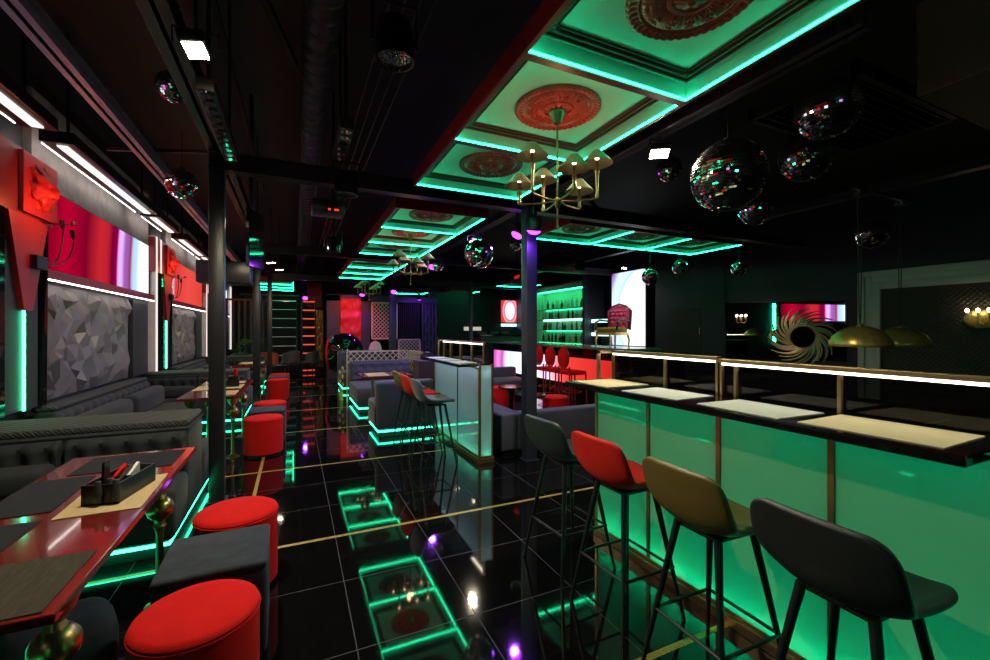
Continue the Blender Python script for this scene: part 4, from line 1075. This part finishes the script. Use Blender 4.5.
# niche with white lit shelves
ni = thing('lit_shelf', 'pair of white glowing shelf edges in the dark niche left of the throne', 'shelf', (7.5, 8.85, 0))
MB().box(-.05, .4, 0, .8, 1.72, 1.78).box(-.05, .4, 0, .8, 1.36, 1.42).build('shelf_board', 'black', ni, False)
MB().box(-.07, -.05, 0, .8, 1.7, 1.79).box(-.07, -.05, 0, .8, 1.34, 1.43).build('led_edge', 'shelfled', ni, False)
MB().box(-.05, .0, .65, .7, 1.42, 1.72).build('support', 'trimw', ni, False)
MB().box(.02, .06, .2, .5, 1.11, 1.36).build('bracket_board', 'black', ni, False)
tag(MB().box(7.2, 7.9, 9.66, 9.76, 0, 3.2).build('partition', 'navy2', None, False), 'dark partition with a pale edge between bottle shelves and niche', 'partition')
# bottle shelves
bs = thing('bottle_cabinet', 'tall green lit bottle cabinet behind the far bar', 'cabinet', (7.45, 9.9, 0))
MB().box(.38, .42, 0, 2.75, .9, 2.8).build('back_board', 'plaster', bs, False)
MB().box(-.02, .42, -.08, 0, .9, 2.88).box(-.02, .42, 2.75, 2.9, .9, 2.88).box(-.02, .42, 0, 2.75, 2.75, 2.88).build('case', 'plaster', bs, False)
MB().box(-.04, -.02, 2.9, 3.0, .0, 2.88).box(-.04, -.02, -.1, 3.0, 2.88, 2.94).build('outer_trim', 'bronze', bs, False)
SZ = (1.12, 1.5, 1.84, 2.18)
for z in SZ: MB().box(0, .38, 0, 2.75, z-.02, z).build('shelf', 'plaster', bs, False)
for z in (2.74, 1.09): MB().box(.05, .08, .05, 2.7, z-.02, z).build('led_strip', emit('cabinet_led%d' % int(z*10), (.02, 1, .3), 16), bs, False)
for z in SZ[1:]: MB().box(.345, .36, .05, 2.7, z-.035, z-.021).build('led_strip', emit('cabinet_led_s%d' % int(z*10), (.02, 1, .3), 6), bs, False)
MB().box(-.015, -.0, .05, 2.3, 1.775, 1.835).build('led_edge', 'shelfled', bs, False)
bprof = [[(.036, 0), (.038, .01), (.038, .16), (.03, .19), (.014, .22), (.013, .28), (.016, .285), (.016, .3)], [(.045, 0), (.045, .14), (.02, .17), (.015, .18), (.015, .23), (.018, .24)], [(.03, 0), (.032, .2), (.012, .23), (.012, .29)]]
bmats = [mat('dark_bottle_glass', (.02, .03, .02), .1), mat('amber_bottle_glass', (.16, .07, .02), .1), mat('pale_bottle_glass', (.45, .5, .45), .1)]
protos = {}
rn = random.Random(11)
for q, z in enumerate(SZ):
    for i in range(14):
        k, m_ = rn.randrange(3), rn.randrange(3); y = 10.02+i*.19+rn.uniform(-.03, .03); lo = (7.57+rn.uniform(0, .1), y, z)
        key = (k, m_)
        if key not in protos:
            o = MB().lathe(bprof[k], 12).build('bottle', bmats[m_]); protos[key] = o
        else:
            o = protos[key].copy(); C.objects.link(o)
        o.location = lo
        tag(o, ['bottle on the lowest shelf of the green lit bottle cabinet', 'bottle on the second shelf from below in the green lit bottle cabinet', 'bottle on the third shelf, above the white light edge, in the green bottle cabinet', 'bottle on the top shelf of the green lit bottle cabinet'][q], 'bottle',
            ['bottles on the lowest shelf', 'bottles on the second shelf', 'bottles on the third shelf', 'bottles on the top shelf'][q])
# small screen, DJ desk
LED4 = [(0, (1.2, 1.2, 1.25)), (.36, (1.2, 1.15, 1.25)), (.42, (.75, .6, .95)), (.48, (.8, .1, .15)), (.6, (.9, .45, .5)), (.66, (.75, .06, .05)), (1, (.5, .02, .02))]
s4 = thing('led_screen', 'small red and white LED screen left of the slate blue post', 'screen', (7.3, 15.08, 1.8))
MB().box(0, .68, 0, .06, 0, .86).build('picture_panel', screen_material('small_led_picture', 0, 0, .68, LED4, 1.0, 0, .45, (.36, .5, .8)), s4, False)
MB().box(0, .75, .0, .05, -.16, -.06).build('light_bar', 'shelfled', s4, False); MB().box(0, .7, .06, .1, -.16, .86).build('housing', 'plastic', s4, False)
dj = thing('dj_desk', 'dark green lit DJ desk at the back, behind the small counter', 'desk', (5.3, 11.6, 0))
MB().box(0, 1.5, 0, .7, 0, 1.3, .02).build('body', 'char', dj, False); MB().box(-.1, 1.6, -.05, .75, 1.3, 1.36, .01).build('top', 'gloss', dj, False)
dj.location = (5.35, 12.6, 0)
for i, x in enumerate((5.5, 5.95, 6.35)):
    m_ = tag(MB().box(-.17, .17, -.14, .14, 0, .09, .01).build('dj_player', 'plastic', None, False, loc=(x, 12.95, 1.36)), ['left', 'middle', 'right'][i]+' music player on the dark DJ desk', 'music player', 'players on the DJ desk')
s5 = thing('light_box', 'pale lit white panel on the back wall above the DJ desk', 'light box', (5.75, 15.115, 1.48))
MB().box(0, .7, 0, .08, 0, .14).build('face', emit('lightbox_face', (1, .9, .75), .45), s5, False)
MB().box(-.03, .73, .02, .09, -.03, .17).build('case', 'plastic', s5, False)

# ------------------------------------------------------------------ back partition with lattices
def framed(name, label, cat, x, y, z): return thing(name, label, cat, (x, y, z))
la = framed('lattice_screen', 'tall pale gold diamond lattice screen on the back partition', 'screen', 2.22, 14.2, 1.2); lattice(.84, 1.2, .125, .014, .04, la)
la = framed('lattice_screen', 'low pale gold lattice screen beneath the dark curtain', 'screen', 3.08, 14.2, .55); lattice(.76, .65, .125, .014, .04, la)
cu = MB(); cu.grid(120, 2, lambda u, v: (u*.76, .03*math.sin(u*70), v*1.2)); tag(cu.build('curtain', 'black', None, loc=(3.08, 14.28, 1.2)), 'black pleated curtain between the lattice and the perforated panel', 'curtain')
pp = framed('perforated_panel', 'slate blue panel with tall slots right of the black curtain', 'panel', 3.88, 14.2, 0)
b = MB(); x = 0
b.box(0, .52, .03, .05, 0, 2.4)
pf = MB()
for i in range(5):
    x0 = .0+i*.115
    pf.box(x0, x0+.05, -.02, .02, 0, 2.4)
    for j in range(4): pf.box(x0+.05, x0+.115, -.02, .02, (j+(.5 if i % 2 else 0))*.58, (j+(.5 if i % 2 else 0))*.58+.1)
pf.build('slotted_face', 'navy2', pp, False); b.build('backing', 'black', pp, False)
MB().box(0, .1, 14.24, 14.32, 0, 2.5).box(.9, 1.3, 14.3, 14.42, 0, 2.6).box(1.9, 2.22, 14.3, 14.42, 0, 2.6).box(2.22, 4.5, 14.34, 14.42, 0, .55).box(.9, 4.5, 14.26, 14.42, 2.42, 2.62)
bp = MB().box(.9, 1.28, 14.3, 14.42, 0, 2.6).box(1.93, 2.2, 14.3, 14.42, 0, 2.6).box(2.2, 4.45, 14.36, 14.42, 0, .56).box(.9, 4.45, 14.3, 14.42, 2.42, 2.62).build('back_partition', 'navy2', None, False)
tag(bp, 'slate blue partition framing the lattices and red panel at the back', 'partition')
ra = framed('wall_relief', 'bright red crumpled relief panel behind the black egg chair', 'wall relief', 1.29, 14.32, .3)
MB().grid(30, 80, lambda u, v: (u*.63, .05*noise.noise(Vector((u*4, v*9, 0)))-.03, v*2.2)).build('relief', 'redart', ra, solid=.03)
bench_ = thing('pale_armchair', 'pale cream armchair in front of the tall gold lattice', 'armchair', (2.3, 13.55, 0), .2)
bench_.scale = (.6, .6, 1)
MB().box(-.3, .3, -.3, .3, .12, .45, .06, 3).build('seat', 'trimw', bench_); MB().prism([(-.32, .4), (.32, .4), (.32, .95), (.22, 1.1), (0, 1.16), (-.22, 1.1), (-.32, .95)], 1, .22, .34).build('backrest', 'trimw', bench_)
for sx in (-1, 1):
    MB().box(sx*.34-.06, sx*.34+.06, -.3, .3, .12, .68, .04, 3).build('armrest', 'trimw', bench_)
    for sy in (-.25, .25): MB().tube([(sx*.27, sy, .14), (sx*.29, sy, 0)], .02, 8).build('leg', 'wood', bench_)
# egg chair
eg = thing('egg_chair', 'glossy black egg pod chair with red inside, left of the lattices', 'chair', (1.28, 13.0, .0), 2.75)
R_ = .57
def egg(u, v):
    th = .30+(PI-.30)*v; a = 2*PI*u; r_ = R_*(1 + .0*math.cos(th))
    return Vector((r_*math.cos(th), r_*math.sin(th)*math.cos(a), .84+r_*1.02*math.sin(th)*math.sin(a)))
bm_ = MB().grid(48, 26, lambda u, v: egg(u, .22+.78*v))
bm_.build('shell', 'gloss', eg)
MB().grid(48, 26, lambda u, v: (lambda p: Vector((p.x*.94, p.y*.94, .84+(p.z-.84)*.94)))(egg(u, .22+.78*v))).build('lining', 'redv', eg)
pts = [egg(k/48, .22) for k in range(49)]; MB().tube(pts, .035, 8).build('rim', 'redv', eg)
MB().lathe([(.3, 0), (.3, .03), (.08, .05), (.08, .3)], 28).build('base', 'chrome', eg)
MB().box(-.1, .3, -.25, .25, .42, .56, .06, 4).build('seat_cushion', 'redv', eg)

# ------------------------------------------------------------------ far end: staircase, plants, chairs
ss = thing('open_staircase', 'dark open tread staircase at the far end', 'staircase', (-.95, 16.4, 0))
for i in range(8):
    td = MB().box(.2, .98, .0+.1*i, .3+.1*i, .32*(i+1)-.05, .32*(i+1), .004).build('tread', 'gloss', ss, False)
    MB().box(.2, .98, .1*i-.012, .1*i, .32*(i+1)-.03, .32*(i+1)).build('nosing', 'framew', td, False)
MB().prism([(0, 0), (.3, 0), (1.2, 2.6), (.9, 2.6)], 0, .16, .2).prism([(0, 0), (.3, 0), (1.2, 2.6), (.9, 2.6)], 0, .98, 1.02).build('stringer', 'steel', ss, False)
MB().tube([(-.7, 0, 2.68), (1.08, 0, 2.68)], .03, 6).build('top_rail', 'steel', ss)
rl = thing('red_step_rack', 'column of red glowing step edges right of the dark staircase', 'light steps', (.24, 16.4, 0))
for i in range(9): 
    bst = MB().box(0, .4, 0, .3, .3*i+.06, .3*i+.12).build('step', 'black', rl, False)
    MB().box(.01, .39, -.02, -.0, .3*i+.07, .3*i+.11).build('led_edge', 'redled', bst, False)
MB().box(-.04, 0, 0, .3, 0, 2.6).box(.4, .44, 0, .3, 0, 2.6).build('side_post', 'steel', rl, False)
rc = tag(MB().grid(10, 30, lambda u, v: (u*.5, .05*noise.noise(Vector((u*5, v*6, 4))), v*.9)).build('wall_relief', 'redart', None, loc=(.42, 17.4, 2.35), solid=.04), 'red crumpled relief high above the red lit steps', 'wall relief')
tag(MB().grid(10, 60, lambda u, v: (u*.22, .05*noise.noise(Vector((u*5, v*14, 2))), v*2.0)).build('glitter_column', mat('copper_tinsel', (.45, .16, .05), .3, .6, bump=.8, bscale=30), None, loc=(.68, 16.2, .2), solid=.03), 'copper tinsel strip right of the red lit steps', 'decoration')
fw = thing('slatted_screen', 'dark slatted screen behind the palm at the far left', 'screen', (-1.9, 15.2, 0))
for i in range(7): MB().box(i*.16, i*.16+.06, 0, .04, 0, 2.4).build('slat', 'steel', fw, False)
MB().box(0, 1.1, -.01, .05, 2.4, 2.46).build('head_rail', 'steel', fw, False)
pl = thing('palm', 'green palm in a dark pot at the far left', 'plant', (-1.05, 13.9, 0))
MB().lathe([(.13, 0), (.18, .5), (.17, .52), (.15, .5)], 20).build('pot', 'pot', pl)
MB().tube([(0, 0, .45), (.02, 0, 1.1)], .03, 8).build('stem', 'wood', pl)
for k in range(14):
    a = 2*PI*k/14+.2; L_ = random.uniform(.38, .55); f = MB(); pts = [Vector((math.cos(a)*L_*t, math.sin(a)*L_*t, 1.1+.55*t-.55*t*t*(1+.5*(k % 3)))) for t in [i/8 for i in range(9)]]
    f.tube(pts, .008, 5, .003)
    for i in range(1, 9):
        for s in (-1, 1):
            p = pts[i]; sd = Vector((-math.sin(a), math.cos(a), -.3))*s; l_ = .16*(1-i/11); q_ = p+sd*l_+Vector((math.cos(a), math.sin(a), 0))*.08
            wv = Vector((math.cos(a), math.sin(a), 0))*.014
            f.add([p-wv, p+wv, q_], [(0, 1, 2)])
    f.build('frond', 'leaf', pl, False, fix=False)
def tub_chair(x, y, rz, m, label):
    c = thing('tub_chair', label, 'chair', (x, y, 0), rz, 'chairs at the far left tables')
    MB().box(-.22, .22, -.22, .22, .38, .48, .04, 3).build('seat', m, c)
    MB().grid(20, 6, lambda u, v: (.26*math.cos(PI*(.5+u)), .26*math.sin(PI*(.5+u)), .42+v*(.42-.12*abs(2*u-1)**2))).build('backrest', m, c, solid=.05)
    for sx in (-1, 1):
        for sy in (-1, 1): MB().tube([(sx*.16, sy*.16, .4), (sx*.21, sy*.21, 0)], .014, 8).build('leg', 'steel', c)
tub_chair(-.15, 15.4, 2.2, 'blueg', 'blue grey tub chair beyond the farthest ottomans')
tub_chair(-1.45, 14.88, 1.6, 'blueg', 'blue grey chair left of the third post')
tub_chair(-.75, 14.88, 1.6, 'orangep', 'orange red chair beside the palm')
tub_chair(.45, 15.4, 2.6, 'blueg', 'dark blue chair before the red lit steps')

# ------------------------------------------------------------------ lights
light('violet_wash', 'SPOT', (2.66, 6.2, 2.95), (.4, .25, 1), 110, .1, (1.5, 8.0, .5), 130)
light('art_light', 'SPOT', (1.6, 12.8, 2.7), (1, .1, .09), 90, .06, (1.6, 14.3, 1.5), 80)
M['addedlens'] = emit('added_red_lens', (1, .04, .03), .4)
violet((4.7, 8.9, 2.75), (5.25, 7.9, .7), 'added red spot in a stage light fitting over the oval back chairs', 90, 'addedlens', (1, .05, .05), 75)  # added lamp to redden the chairs, dressed as a stage fitting, lens dimmed
light('sunburst_spot', 'SPOT', (7.6, 4.6, 2.9), (1, .8, .55), 40, .05, (8.9, 5.8, 1.4), 40)
w = bpy.data.worlds.new('World'); sc.world = w; w.use_nodes = True
bg = w.node_tree.nodes['Background']; bg.inputs[0].default_value = (.5, .55, .85, 1); bg.inputs[1].default_value = .006

# ------------------------------------------------------------------ camera
cd = bpy.data.cameras.new('camera'); cam = bpy.data.objects.new('camera', cd); C.objects.link(cam)
cd.sensor_width = 36; cd.lens = 430*36/990; cd.clip_start = .05; cd.clip_end = 100
cam.location = (0, 0, 1.5); cam.rotation_euler = (PI/2, 0, -math.atan(200/430))
sc.camera = cam
sc.view_settings.view_transform = 'Standard'; sc.view_settings.look = 'None'; sc.view_settings.gamma = 1; sc.view_settings.use_curve_mapping = False
sc.view_settings.exposure = .2
sc.cycles.use_denoising = True
sc.cycles.sample_clamp_indirect = 4
sc.cycles.max_bounces = 8; sc.cycles.caustics_reflective = False; sc.cycles.caustics_refractive = False
